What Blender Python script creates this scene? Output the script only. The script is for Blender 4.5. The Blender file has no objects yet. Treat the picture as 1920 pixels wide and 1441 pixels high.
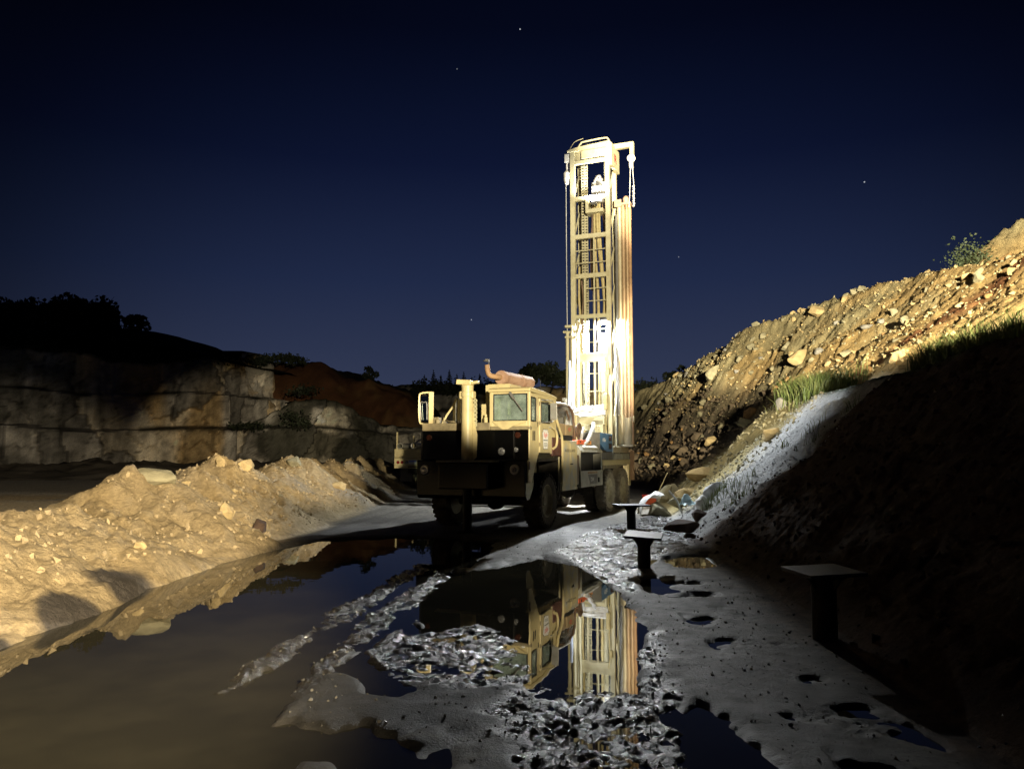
import bpy, bmesh, math, random
import numpy as np
from mathutils import Vector, Matrix, Euler

random.seed(7)
rng = np.random.default_rng(11)
SC = bpy.context.scene
COL = SC.collection
R = math.radians

# ------------------------------------------------------------------ camera
cam = bpy.data.cameras.new("camera")
cam_o = bpy.data.objects.new("camera", cam)
COL.objects.link(cam_o)
cam.sensor_width = 36.0
cam.sensor_fit = 'HORIZONTAL'
cam.lens = 1442.0 / 1920.0 * 36.0
cam.clip_start = 0.05
cam.clip_end = 3000
cam_o.location = (0, 0, 1.75)
cam_o.rotation_euler = (R(90) + math.atan(132 / 1442), 0, 0)
SC.camera = cam_o

# ------------------------------------------------------------------ exposure
SC.view_settings.view_transform = 'Standard'
SC.view_settings.look = 'None'
SC.view_settings.exposure = 0
SC.view_settings.gamma = 1
SC.cycles.max_bounces = 5
SC.cycles.diffuse_bounces = 3
SC.cycles.glossy_bounces = 3
SC.cycles.transmission_bounces = 4
SC.cycles.sample_clamp_indirect = 4
SC.cycles.use_adaptive_sampling = True
SC.cycles.adaptive_threshold = 0.025
SC.cycles.use_denoising = True
SC.cycles.time_limit = 1000
SC.cycles.caustics_reflective = False
SC.cycles.caustics_refractive = False

# ------------------------------------------------------------------ night sky
def build_world():
    w = bpy.data.worlds.new("World")
    SC.world = w
    w.use_nodes = True
    nt = w.node_tree
    nt.nodes.clear()
    N, L = nt.nodes.new, nt.links.new
    out = N("ShaderNodeOutputWorld")
    bg = N("ShaderNodeBackground")
    tc = N("ShaderNodeTexCoord")
    sep = N("ShaderNodeSeparateXYZ")
    L(tc.outputs["Generated"], sep.inputs[0])
    ramp = N("ShaderNodeValToRGB")
    L(sep.outputs["Z"], ramp.inputs[0])
    cr = ramp.color_ramp
    cr.elements[0].position = 0.0
    cr.elements[0].color = (0.042, 0.050, 0.088, 1)
    cr.elements[1].position = 1.0
    cr.elements[1].color = (0.0004, 0.0008, 0.003, 1)
    for p, c in ((0.10, (0.0290, 0.0385, 0.0790)), (0.22, (0.0140, 0.0225, 0.0610)),
                 (0.36, (0.0046, 0.0082, 0.0315)), (0.50, (0.0018, 0.0034, 0.0140))):
        e = cr.elements.new(p)
        e.color = c + (1,)
    # lens vignetting put into the sky: brightest beyond the rig, darker to both sides
    dot = N("ShaderNodeVectorMath")
    dot.operation = 'DOT_PRODUCT'
    L(tc.outputs["Generated"], dot.inputs[0])
    dot.inputs[1].default_value = (0.05, 0.9987, 0.0)
    mr = N("ShaderNodeMapRange")
    mr.interpolation_type = 'SMOOTHSTEP'
    L(dot.outputs["Value"], mr.inputs["Value"])
    mr.inputs["From Min"].default_value = 0.70
    mr.inputs["From Max"].default_value = 0.97
    mr.inputs["To Min"].default_value = 0.22
    mr.inputs["To Max"].default_value = 1.0
    mul = N("ShaderNodeVectorMath")
    mul.operation = 'SCALE'
    L(ramp.outputs["Color"], mul.inputs[0])
    L(mr.outputs["Result"], mul.inputs["Scale"])
    prev = mul.outputs[0]
    # a few stars
    for d, s in (((0.0095, 0.866, 0.500), 0.5), ((-0.066, 0.885, 0.461), 0.15), ((0.405, 0.859, 0.312), 0.5),
                 ((-0.0525, 0.983, 0.174), 0.4), ((0.209, 0.946, 0.247), 0.2)):
        v = Vector(d).normalized()
        dn = N("ShaderNodeVectorMath")
        dn.operation = 'DOT_PRODUCT'
        nrm = N("ShaderNodeVectorMath")
        nrm.operation = 'NORMALIZE'
        L(tc.outputs["Generated"], nrm.inputs[0])
        L(nrm.outputs[0], dn.inputs[0])
        dn.inputs[1].default_value = v
        gt = N("ShaderNodeMath")
        gt.operation = 'GREATER_THAN'
        L(dn.outputs["Value"], gt.inputs[0])
        gt.inputs[1].default_value = math.cos(0.00075)
        sc = N("ShaderNodeVectorMath")
        sc.operation = 'SCALE'
        sc.inputs[0].default_value = (0.9, 0.95, 1.0)
        m2 = N("ShaderNodeMath")
        m2.operation = 'MULTIPLY'
        L(gt.outputs[0], m2.inputs[0])
        m2.inputs[1].default_value = s
        L(m2.outputs[0], sc.inputs["Scale"])
        ad = N("ShaderNodeVectorMath")
        ad.operation = 'ADD'
        L(prev, ad.inputs[0])
        L(sc.outputs[0], ad.inputs[1])
        prev = ad.outputs[0]
    L(prev, bg.inputs["Color"])
    bg.inputs["Strength"].default_value = 1.0
    L(bg.outputs[0], out.inputs[0])

build_world()

# ------------------------------------------------------------------ lamps of the place
def spot(name, loc, target, power, color, deg, blend, radius=0.1):
    l = bpy.data.lights.new(name, 'SPOT')
    l.energy = power
    l.color = color
    l.spot_size = R(deg)
    l.spot_blend = blend
    l.shadow_soft_size = radius
    o = bpy.data.objects.new(name, l)
    COL.objects.link(o)
    o.location = loc
    d = Vector(target) - Vector(loc)
    o.rotation_euler = d.to_track_quat('-Z', 'Y').to_euler()
    return o

TRUCK_O = Vector((-0.84, 17.97, 0))
YAW = R(22)
def TW(t, s, z=0.0):
    c, sn = math.cos(YAW), math.sin(YAW)
    return Vector((TRUCK_O.x + t * c + s * sn, TRUCK_O.y - t * sn + s * c, z))

LAMP = TW(0.79, 8.53, 6.20)
# unseen warm light on the bank behind the photographer, split into six aimed spots
FLOOD = Vector((5.0, -6.0, 4.9))
def aim(az, el):
    return FLOOD + 30 * Vector((math.sin(R(az)) * math.cos(R(el)), math.cos(R(az)) * math.cos(R(el)), math.sin(R(el))))
WARM = (1.0, 0.87, 0.60)
spot("bank_flood_berm", FLOOD, aim(-36, -10.3), 60000, (1.0, 0.83, 0.56), 28, 0.50, 0.12)
spot("bank_flood_far_berm", FLOOD, aim(-21.3, -2.6), 66000, (1.0, 0.83, 0.56), 14, 0.50, 0.12)
spot("bank_flood_rig", FLOOD, aim(-10, 3.0), 54000, WARM, 22, 0.25, 0.12)
spot("bank_flood_slope", FLOOD, aim(16, 19.3), 250000, WARM, 43, 0.15, 0.12)
spot("bank_flood_rubble", FLOOD, aim(3.2, 0.8), 140000, WARM, 13, 0.4, 0.12)
spot("bank_flood_mast", FLOOD, aim(-4, 13.5), 24000, (1.0, 0.93, 0.74), 15, 0.5, 0.12)
# work lamp on the mast: side beam onto the hole and the bank
spot("mast_work_lamp_side", LAMP, LAMP + Vector((0.10, 0.42, -0.90)), 6000, (0.86, 0.93, 1.0), 172, 0.12, 0.06)
# and its forward beam over the cab and the puddles
spot("mast_work_lamp_front", TW(0.79, 8.42, 6.25), (-4.3, 11.0, 0.0), 4800, (0.92, 0.95, 0.96), 54, 0.40, 0.08)
# lamp over the drill table, shining onto the foot of the mast and the rods
spot("table_lamp", TW(0.55, 7.35, 4.15), TW(0.75, 9.0, 3.6), 170, (0.95, 0.97, 1.0), 125, 0.3, 0.06)
# lamp at the back of the rods, shining down on the hole and the yellow apron
spot("rear_lamp", TW(1.72, 9.45, 4.7), TW(5.0, 11.0, 1.2), 480, (1.0, 0.95, 0.80), 128, 0.5, 0.06)
# added fill light under the tail, brightening the ground beneath the deck
spot("hole_fill", TW(0.15, 9.72, 1.40), TW(0.1, 7.2, 0.0), 1300, (0.92, 0.96, 1.0), 150, 0.4, 0.05)
# lamp under the crown of the mast
spot("crown_lamp", TW(0.55, 8.35, 10.4), TW(0.45, 8.75, 12.2), 550, (1.0, 0.97, 0.88), 140, 0.4, 0.08)
# hand torch of the photographer
spot("hand_torch", (-0.2, -0.1, 1.55), (-0.35, 4.4, 0.0), 34, (1.0, 0.93, 0.72), 32, 1.0, 0.03)

# ------------------------------------------------------------------ materials
def mat(name, base=(0.5, 0.5, 0.5), rough=0.6, metal=0.0, base2=None, nscale=6.0, ndetail=6.0, lo=0.35, hi=0.65,
        bump=0.0, bscale=40.0, spec=0.5, coat=0.0, emis=None, estr=0.0, rough2=None, coords="Object", alpha=None, attr=None, trans=0.0):
    m = bpy.data.materials.new(name)
    m.use_nodes = True
    nt = m.node_tree
    N, L = nt.nodes.new, nt.links.new
    b = nt.nodes["Principled BSDF"]
    b.inputs["Base Color"].default_value = (*base, 1)
    b.inputs["Roughness"].default_value = rough
    b.inputs["Metallic"].default_value = metal
    b.inputs["Specular IOR Level"].default_value = spec
    b.inputs["Coat Weight"].default_value = coat
    b.inputs["Transmission Weight"].default_value = trans
    if emis:
        b.inputs["Emission Color"].default_value = (*emis, 1)
        b.inputs["Emission Strength"].default_value = estr
    tc = N("ShaderNodeTexCoord")
    if base2 is not None or attr:
        n = N("ShaderNodeTexNoise")
        n.inputs["Scale"].default_value = nscale
        n.inputs["Detail"].default_value = ndetail
        n.inputs["Roughness"].default_value = 0.62
        L(tc.outputs[coords], n.inputs["Vector"])
        mr = N("ShaderNodeMapRange")
        mr.inputs["From Min"].default_value = lo
        mr.inputs["From Max"].default_value = hi
        L(n.outputs["Fac"], mr.inputs["Value"])
        mix = N("ShaderNodeMix")
        mix.data_type = 'RGBA'
        L(mr.outputs["Result"], mix.inputs["Factor"])
        if attr:
            at = N("ShaderNodeAttribute")
            at.attribute_name = attr
            dk = N("ShaderNodeMix")
            dk.data_type = 'RGBA'
            dk.blend_type = 'MULTIPLY'
            dk.inputs["Factor"].default_value = 1.0
            L(at.outputs["Color"], dk.inputs["A"])
            dk.inputs["B"].default_value = (*(base2 or (0.6, 0.6, 0.6)), 1)
            L(at.outputs["Color"], mix.inputs["A"])
            L(dk.outputs["Result"], mix.inputs["B"])
        else:
            mix.inputs["A"].default_value = (*base, 1)
            mix.inputs["B"].default_value = (*base2, 1)
        L(mix.outputs["Result"], b.inputs["Base Color"])
        if rough2 is not None:
            mr2 = N("ShaderNodeMapRange")
            mr2.inputs["To Min"].default_value = rough
            mr2.inputs["To Max"].default_value = rough2
            L(mr.outputs["Result"], mr2.inputs["Value"])
            L(mr2.outputs["Result"], b.inputs["Roughness"])
    if bump > 0:
        n2 = N("ShaderNodeTexNoise")
        n2.inputs["Scale"].default_value = bscale
        n2.inputs["Detail"].default_value = 8
        n2.inputs["Roughness"].default_value = 0.65
        L(tc.outputs[coords], n2.inputs["Vector"])
        bp = N("ShaderNodeBump")
        bp.inputs["Strength"].default_value = bump
        bp.inputs["Distance"].default_value = 0.05
        L(n2.outputs["Fac"], bp.inputs["Height"])
        L(bp.outputs["Normal"], b.inputs["Normal"])
    return m

M = {}
M['paint'] = mat("cream_paint", (0.56, 0.47, 0.25), 0.42, 0, (0.42, 0.34, 0.19), 3.5, 8, 0.50, 0.78, 0.03, 60)
M['paint_dull'] = mat("dull_shaded_paint", (0.26, 0.215, 0.125), 0.6, 0, (0.16, 0.13, 0.08), 5, 8, 0.42, 0.66, 0.05, 50)  # darker copy of the cream paint; carries the hood band's shade
M['cabinet'] = mat("cabinet_paint", (0.55, 0.46, 0.24), 0.5, 0, (0.42, 0.41, 0.36), 3.0, 8, 0.45, 0.62, 0.04, 50)
M['mastp'] = mat("mast_paint", (0.50, 0.46, 0.30), 0.5, 0, (0.34, 0.29, 0.17), 2.5, 8, 0.5, 0.75, 0.03, 50)
M['black'] = mat("black_gloss_paint", (0.0018, 0.0018, 0.0018), 0.20, 0, (0.003, 0.003, 0.0025), 7, 6, 0.5, 0.8, 0.02, 25, 0.35)
M['blackm'] = mat("black_steel", (0.006, 0.0055, 0.005), 0.6, 0, (0.013, 0.011, 0.010), 9, 6, 0.5, 0.8, 0.1, 40, 0.25)
M['chassis'] = mat("muddy_chassis", (0.022, 0.019, 0.016), 0.8, 0, (0.05, 0.043, 0.034), 6, 8, 0.45, 0.7, 0.15, 30, 0.2)
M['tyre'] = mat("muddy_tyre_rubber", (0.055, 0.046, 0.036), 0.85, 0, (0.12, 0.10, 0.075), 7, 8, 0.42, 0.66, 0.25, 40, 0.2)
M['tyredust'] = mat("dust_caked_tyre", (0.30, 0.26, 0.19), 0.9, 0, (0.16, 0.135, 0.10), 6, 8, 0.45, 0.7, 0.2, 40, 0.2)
M['rim'] = mat("dusty_rim", (0.40, 0.35, 0.22), 0.6, 0, (0.25, 0.21, 0.14), 9, 6, 0.45, 0.7, 0.05, 40)
M['grey'] = mat("grey_panel", (0.36, 0.35, 0.29), 0.6, 0, (0.24, 0.225, 0.18), 5, 8, 0.45, 0.7, 0.05, 40)
M['dgrey'] = mat("dark_grey_steel", (0.13, 0.125, 0.115), 0.6, 0, (0.08, 0.076, 0.07), 6, 8, 0.45, 0.7, 0.08, 40)
M['standp'] = mat("scuffed_plate_steel", (0.035, 0.034, 0.036), 0.6, 0, (0.05, 0.048, 0.048), 7, 6, 0.4, 0.7, 0.06, 40)
M['steel'] = mat("bare_steel", (0.42, 0.42, 0.42), 0.38, 0.7, (0.30, 0.28, 0.25), 8, 6, 0.4, 0.7, 0.03, 50)
M['chrome'] = mat("polished_pipe", (0.66, 0.63, 0.56), 0.22, 0.9, (0.48, 0.44, 0.37), 8, 6, 0.5, 0.8, 0.02, 30)
M['pipe'] = mat("drill_pipe_steel", (0.40, 0.28, 0.16), 0.45, 0.25, (0.26, 0.17, 0.10), 1.5, 8, 0.4, 0.7, 0.05, 40)
M['pipel'] = mat("pale_drill_pipe_steel", (0.52, 0.46, 0.32), 0.4, 0.25, (0.36, 0.29, 0.18), 1.5, 8, 0.4, 0.7, 0.05, 40)
M['rust'] = mat("heat_rusted_steel", (0.42, 0.27, 0.19), 0.75, 0, (0.30, 0.17, 0.11), 5, 8, 0.4, 0.7, 0.08, 40)
M['orange_rust'] = mat("rusty_orange_steel", (0.38, 0.23, 0.12), 0.7, 0, (0.24, 0.14, 0.08), 3, 8, 0.4, 0.7, 0.08, 40)
M['hose_w'] = mat("pale_hose_rubber", (0.62, 0.62, 0.60), 0.5, 0, (0.45, 0.43, 0.40), 9, 5, 0.45, 0.7)
M['hose_b'] = mat("black_hose_rubber", (0.02, 0.02, 0.02), 0.45)
M['hose_y'] = mat("tan_hose_cover", (0.45, 0.37, 0.17), 0.55, 0, (0.28, 0.22, 0.10), 6, 6, 0.45, 0.7)
M['hose_br'] = mat("brown_hose_cover", (0.16, 0.10, 0.06), 0.6, 0, (0.10, 0.06, 0.04), 6, 6, 0.45, 0.7)
M['card'] = mat("cardboard", (0.36, 0.26, 0.14), 0.85, 0, (0.29, 0.21, 0.11), 9, 5, 0.4, 0.7)
M['blue'] = mat("blue_enamel", (0.09, 0.20, 0.36), 0.4, 0, (0.07, 0.15, 0.27), 5, 6, 0.45, 0.75, 0.02, 40)
M['red'] = mat("red_paint", (0.60, 0.03, 0.025), 0.5)
M['dred'] = mat("dull_red", (0.10, 0.03, 0.022), 0.6, 0, (0.05, 0.022, 0.016), 12, 5, 0.4, 0.7)
M['orange'] = mat("orange_red_plastic", (0.75, 0.13, 0.04), 0.5)
M['amber'] = mat("amber_lens", (0.03, 0.009, 0.005), 0.25)
M['redlens'] = mat("red_lens", (0.20, 0.015, 0.02), 0.2)
M['clearlens'] = mat("clear_lens", (0.55, 0.55, 0.56), 0.12, 0.5, (0.15, 0.15, 0.16), 30, 2, 0.4, 0.6)
M['white'] = mat("white_label", (0.80, 0.79, 0.76), 0.6)
M['inkgrey'] = mat("grey_ink", (0.16, 0.18, 0.17), 0.7)
M['inkblack'] = mat("black_ink", (0.03, 0.025, 0.02), 0.7)
M['plateblue'] = mat("blue_plate_paint", (0.16, 0.24, 0.72), 0.5)
M['rubber'] = mat("black_rubber", (0.012, 0.012, 0.012), 0.6)
M['mirror'] = mat("mirror_glass", (0.42, 0.50, 0.47), 0.08, 1.0)
M['lens'] = mat("lit_lamp_lens", (1, 1, 1), 0.3, emis=(0.93, 0.97, 1.0), estr=60)
M['lens2'] = mat("lit_crown_lens", (1, 1, 1), 0.3, emis=(1.0, 0.98, 0.92), estr=25)
M['seat'] = mat("seat_cover", (0.03, 0.03, 0.032), 0.8)

def glass_mat():
    m = bpy.data.materials.new("cab_glass")
    m.use_nodes = True
    nt = m.node_tree
    nt.nodes.clear()
    N, L = nt.nodes.new, nt.links.new
    o = N("ShaderNodeOutputMaterial")
    mix = N("ShaderNodeMixShader")
    tr = N("ShaderNodeBsdfTransparent")
    tr.inputs[0].default_value = (0.74, 0.84, 0.80, 1)
    gl = N("ShaderNodeBsdfPrincipled")
    gl.inputs["Base Color"].default_value = (0.42, 0.50, 0.46, 1)
    gl.inputs["Roughness"].default_value = 0.12
    n = N("ShaderNodeTexNoise")
    n.inputs["Scale"].default_value = 4
    n.inputs["Detail"].default_value = 7
    tc = N("ShaderNodeTexCoord")
    L(tc.outputs["Object"], n.inputs["Vector"])
    mr = N("ShaderNodeMapRange")
    mr.inputs["From Min"].default_value = 0.35
    mr.inputs["From Max"].default_value = 0.75
    mr.inputs["To Min"].default_value = 0.15
    mr.inputs["To Max"].default_value = 0.55
    L(n.outputs["Fac"], mr.inputs["Value"])
    L(mr.outputs["Result"], mix.inputs[0])
    L(tr.outputs[0], mix.inputs[1])
    L(gl.outputs[0], mix.inputs[2])
    L(mix.outputs[0], o.inputs[0])
    return m
M['glass'] = glass_mat()

# ------------------------------------------------------------------ mesh helpers
class MB:
    def __init__(self):
        self.v = []
        self.f = []
    def add(self, vs, fs):
        k = len(self.v)
        self.v += [tuple(p) for p in vs]
        self.f += [tuple(i + k for i in q) for q in fs]
        return self
    def box(self, x0, x1, y0, y1, z0, z1, rot=None, pivot=None):
        vs = [Vector((x, y, z)) for z in (z0, z1) for y in (y0, y1) for x in (x0, x1)]
        if rot is not None:
            pv = Vector(pivot) if pivot is not None else Vector(((x0 + x1) / 2, (y0 + y1) / 2, (z0 + z1) / 2))
            E_ = Euler(rot).to_matrix()
            vs = [E_ @ (p - pv) + pv for p in vs]
        return self.add(vs, [(0, 2, 3, 1), (4, 5, 7, 6), (0, 1, 5, 4), (2, 6, 7, 3), (0, 4, 6, 2), (1, 3, 7, 5)])
    def cyl(self, p0, p1, r0, r1=None, n=16, cap=True):
        r1 = r0 if r1 is None else r1
        p0, p1 = Vector(p0), Vector(p1)
        d = (p1 - p0).normalized()
        a = d.orthogonal().normalized()
        b = d.cross(a)
        vs = []
        for p, r in ((p0, r0), (p1, r1)):
            for i in range(n):
                w = 2 * math.pi * i / n
                vs.append(p + (a * math.cos(w) + b * math.sin(w)) * r)
        fs = [(i, (i + 1) % n, n + (i + 1) % n, n + i) for i in range(n)]
        if cap:
            fs += [tuple(range(n - 1, -1, -1)), tuple(range(n, 2 * n))]
        return self.add(vs, fs)
    def pipe(self, p0, p1, ro, ri, n=20):
        p0, p1 = Vector(p0), Vector(p1)
        d = (p1 - p0).normalized()
        a = d.orthogonal().normalized()
        b = d.cross(a)
        vs = []
        for p, r in ((p0, ro), (p1, ro), (p1, ri), (p0, ri)):
            for i in range(n):
                w = 2 * math.pi * i / n
                vs.append(p + (a * math.cos(w) + b * math.sin(w)) * r)
        fs = []
        for k in range(4):
            k2 = (k + 1) % 4
            fs += [(k * n + i, k * n + (i + 1) % n, k2 * n + (i + 1) % n, k2 * n + i) for i in range(n)]
        return self.add(vs, fs)
    def tube(self, pts, r, n=8, smooth=6):
        pts = [Vector(p) for p in pts]
        if smooth > 1 and len(pts) > 2:
            q = []
            P = [pts[0]] + pts + [pts[-1]]
            for i in range(1, len(P) - 2):
                for k in range(smooth):
                    u = k / smooth
                    a, b, c, d = P[i - 1], P[i], P[i + 1], P[i + 2]
                    q.append(0.5 * ((2 * b) + (c - a) * u + (2 * a - 5 * b + 4 * c - d) * u * u + (3 * b - a - 3 * c + d) * u ** 3))
            q.append(pts[-1])
            pts = q
        up = None
        rings = []
        for i, p in enumerate(pts):
            d = (pts[min(i + 1, len(pts) - 1)] - pts[max(i - 1, 0)]).normalized()
            if up is None:
                up = d.orthogonal().normalized()
            up = (up - d * up.dot(d))
            up = up.normalized() if up.length > 1e-6 else d.orthogonal().normalized()
            s = d.cross(up)
            rr = r(i / (len(pts) - 1)) if callable(r) else r
            rings.append([p + (up * math.cos(2 * math.pi * k / n) + s * math.sin(2 * math.pi * k / n)) * rr for k in range(n)])
        vs = [v for g in rings for v in g]
        fs = []
        for i in range(len(rings) - 1):
            for k in range(n):
                fs.append((i * n + k, i * n + (k + 1) % n, (i + 1) * n + (k + 1) % n, (i + 1) * n + k))
        fs += [tuple(range(n - 1, -1, -1)), tuple(range((len(rings) - 1) * n, len(rings) * n))]
        return self.add(vs, fs)
    def prism(self, poly, axis, a, b):
        # polygon in the two other axes, extruded along axis from a to b
        def P3(p, h):
            if axis == 'x':
                return (h, p[0], p[1])
            if axis == 'y':
                return (p[0], h, p[1])
            return (p[0], p[1], h)
        n = len(poly)
        vs = [P3(p, a) for p in poly] + [P3(p, b) for p in poly]
        fs = [(i, (i + 1) % n, n + (i + 1) % n, n + i) for i in range(n)]
        fs += [tuple(range(n - 1, -1, -1)), tuple(range(n, 2 * n))]
        return self.add(vs, fs)
    def lathe(self, prof, c, axis='x', n=40):
        # prof: (offset along axis, radius) closed loop; c: centre
        vs = []
        m = len(prof)
        for i in range(n):
            w = 2 * math.pi * i / n
            for o, r in prof:
                if axis == 'x':
                    vs.append((c[0] + o, c[1] + r * math.cos(w), c[2] + r * math.sin(w)))
                elif axis == 'y':
                    vs.append((c[0] + r * math.cos(w), c[1] + o, c[2] + r * math.sin(w)))
                else:
                    vs.append((c[0] + r * math.cos(w), c[1] + r * math.sin(w), c[2] + o))
        fs = []
        for i in range(n):
            j = (i + 1) % n
            for k in range(m):
                k2 = (k + 1) % m
                fs.append((i * m + k, i * m + k2, j * m + k2, j * m + k))
        return self.add(vs, fs)
    def build(self, name, m, parent=None, bevel=0.0, smooth=False, seg=2):
        me = bpy.data.meshes.new(name)
        me.from_pydata(self.v, [], self.f)
        bm = bmesh.new()
        bm.from_mesh(me)
        bmesh.ops.recalc_face_normals(bm, faces=bm.faces)
        bm.to_mesh(me)
        bm.free()
        o = bpy.data.objects.new(name, me)
        COL.objects.link(o)
        me.materials.append(m)
        if smooth:
            me.shade_smooth()
            me.set_sharp_from_angle(angle=R(35))
        if bevel > 0:
            bv = o.modifiers.new("bevel", 'BEVEL')
            bv.width = bevel
            bv.segments = seg
            bv.limit_method = 'ANGLE'
        if parent is not None:
            o.parent = parent
        return o

def pieces(mb, name, m, parent, bevel=0.0, smooth=False):
    """every separate piece of a builder as a part of its own"""
    n = len(mb.v)
    p = list(range(n))
    def root(i):
        while p[i] != i:
            p[i] = p[p[i]]
            i = p[i]
        return i
    for f in mb.f:
        for q in f[1:]:
            p[root(q)] = root(f[0])
    groups = {}
    for f in mb.f:
        groups.setdefault(root(f[0]), []).append(f)
    out = []
    for fs in groups.values():
        ids = sorted({i for f in fs for i in f})
        mp = {i: k for k, i in enumerate(ids)}
        c = MB()
        c.v = [mb.v[i] for i in ids]
        c.f = [tuple(mp[i] for i in f) for f in fs]
        out.append(c.build(name, m, parent, bevel, smooth))
    return out

def tag(o, label, cat, group=None, kind=None):
    if kind:
        o["kind"] = kind
        if label:
            o["label"] = label
        return o
    o["label"] = label
    o["category"] = cat
    if group:
        o["group"] = group
    return o

def empty(name, loc=(0, 0, 0), rz=0.0, parent=None):
    o = bpy.data.objects.new(name, None)
    COL.objects.link(o)
    o.location = loc
    o.rotation_euler = (0, 0, rz)
    o.empty_display_size = 0.2
    if parent is not None:
        o.parent = parent
    return o

def text(name, s, size, m, parent, loc, rot, depth=0.002, sx=1.0, shear=0.0, align='CENTER'):
    c = bpy.data.curves.new(name, 'FONT')
    c.body = s
    c.size = size
    c.extrude = depth
    c.shear = shear
    c.align_x = align
    c.align_y = 'CENTER'
    c.resolution_u = 3
    t = bpy.data.objects.new(name + "_tmp", c)
    COL.objects.link(t)
    bpy.context.view_layer.update()
    dg = bpy.context.evaluated_depsgraph_get()
    me = bpy.data.meshes.new_from_object(t.evaluated_get(dg))
    bpy.data.objects.remove(t)
    bpy.data.curves.remove(c)
    me.materials.clear()
    me.materials.append(m)
    o = bpy.data.objects.new(name, me)
    COL.objects.link(o)
    o.parent = parent
    o.location = loc
    o.rotation_euler = rot
    o.scale = (sx, 1, 1)
    return o
SIDE = (R(90), 0, R(90))      # lettering on the truck's left flank (faces +x of the truck)

# ------------------------------------------------------------------ noise
def vnoise(x, y, seed=0):
    xi = np.floor(x).astype(np.int64)
    yi = np.floor(y).astype(np.int64)
    xf = x - xi
    yf = y - yi
    u = xf * xf * (3 - 2 * xf)
    v = yf * yf * (3 - 2 * yf)
    def h(a, b):
        n = (a * 374761393 + b * 668265263 + seed * 1442695041) & 0x7fffffff
        n = (n ^ (n >> 13)) * 1274126177 & 0x7fffffff
        n = (n ^ (n >> 16)) & 0xffff
        return n / 65535.0
    a = h(xi, yi)
    b = h(xi + 1, yi)
    c = h(xi, yi + 1)
    d = h(xi + 1, yi + 1)
    return (a + (b - a) * u) * (1 - v) + (c + (d - c) * u) * v

def fbm(x, y, scale, octv=4, seed=0, gain=0.5):
    t = np.zeros_like(x)
    amp = 1.0
    tot = 0.0
    f = 1.0 / scale
    for i in range(octv):
        t += amp * (vnoise(x * f + 17.3 * i, y * f - 9.1 * i, seed + i) - 0.5)
        tot += amp
        amp *= gain
        f *= 2.03
    return t / tot * 2      # about -1..1

def cellular(x, y, scale, seed=0):
    # distance to nearest and second nearest jittered point, and a random value of the nearest
    x = x / scale
    y = y / scale
    xi = np.floor(x).astype(np.int64)
    yi = np.floor(y).astype(np.int64)
    d1 = np.full(x.shape, 9.0)
    d2 = np.full(x.shape, 9.0)
    val = np.zeros(x.shape)
    def h(a, b, k):
        n = (a * 374761393 + b * 668265263 + (seed * 7 + k) * 1442695041) & 0x7fffffff
        n = (n ^ (n >> 13)) * 1274126177 & 0x7fffffff
        n = (n ^ (n >> 16)) & 0xffff
        return n / 65535.0
    for i in (-1, 0, 1):
        for j in (-1, 0, 1):
            cx = xi + i
            cy = yi + j
            d = np.hypot(cx + h(cx, cy, 1) - x, cy + h(cx, cy, 2) - y)
            v = h(cx, cy, 3)
            near = d < d1
            d2 = np.where(near, d1, np.minimum(d2, d))
            val = np.where(near, v, val)
            d1 = np.where(near, d, d1)
    return d1, d2, val

def sdf(x, y, poly):
    # signed distance to polygon (negative inside)
    d = np.full(x.shape, 1e9)
    s = np.ones(x.shape)
    n = len(poly)
    for i in range(n):
        ax, ay = poly[i]
        bx, by = poly[i - 1]
        ex, ey = bx - ax, by - ay
        wx, wy = x - ax, y - ay
        t = np.clip((wx * ex + wy * ey) / (ex * ex + ey * ey + 1e-12), 0, 1)
        d = np.minimum(d, (wx - ex * t) ** 2 + (wy - ey * t) ** 2)
        c1 = y >= ay
        c2 = y < by
        c3 = ex * wy > ey * wx
        flip = (c1 & c2 & c3) | (~c1 & ~c2 & ~c3)
        s = np.where(flip, -s, s)
    return s * np.sqrt(d)

def sstep(a, b, x):
    t = np.clip((x - a) / (b - a), 0, 1)
    return t * t * (3 - 2 * t)

# ------------------------------------------------------------------ terrain shape
RUTS = [
    [(-2.22, 5.9), (-2.32, 6.56), (-2.24, 7.93), (-2.0, 10.04), (-1.56, 13.04), (-1.28, 12.31), (-1.64, 9.5), (-1.88, 7.59), (-2.0, 6.18)],
    [(-1.70, 5.9), (-1.74, 7.0), (-1.68, 7.9), (-1.56, 9.3), (-1.20, 12.2), (-0.86, 11.5), (-1.10, 9.6), (-1.30, 8.2), (-1.40, 7.2), (-1.50, 6.0)],
    [(-1.25, 8.5), (-0.98, 8.05), (-0.34, 8.3), (0.13, 7.7), (0.17, 6.18), (-0.37, 6.04), (-1.0, 6.4), (-1.35, 6.9)],
    [(-0.04, 6.18), (0.19, 6.28), (0.93, 6.0), (1.35, 7.93), (1.48, 7.93), (1.22, 5.98), (1.10, 4.81), (1.1, 4.0), (0.12, 4.0), (-0.07, 5.17)],
    [(0.72, 14.1), (1.67, 17.41), (3.16, 20.93), (4.74, 23.83), (4.17, 17.41), (3.27, 14.5), (2.22, 13.04), (1.57, 10.04), (1.38, 10.65), (1.13, 12.73)],
]
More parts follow.
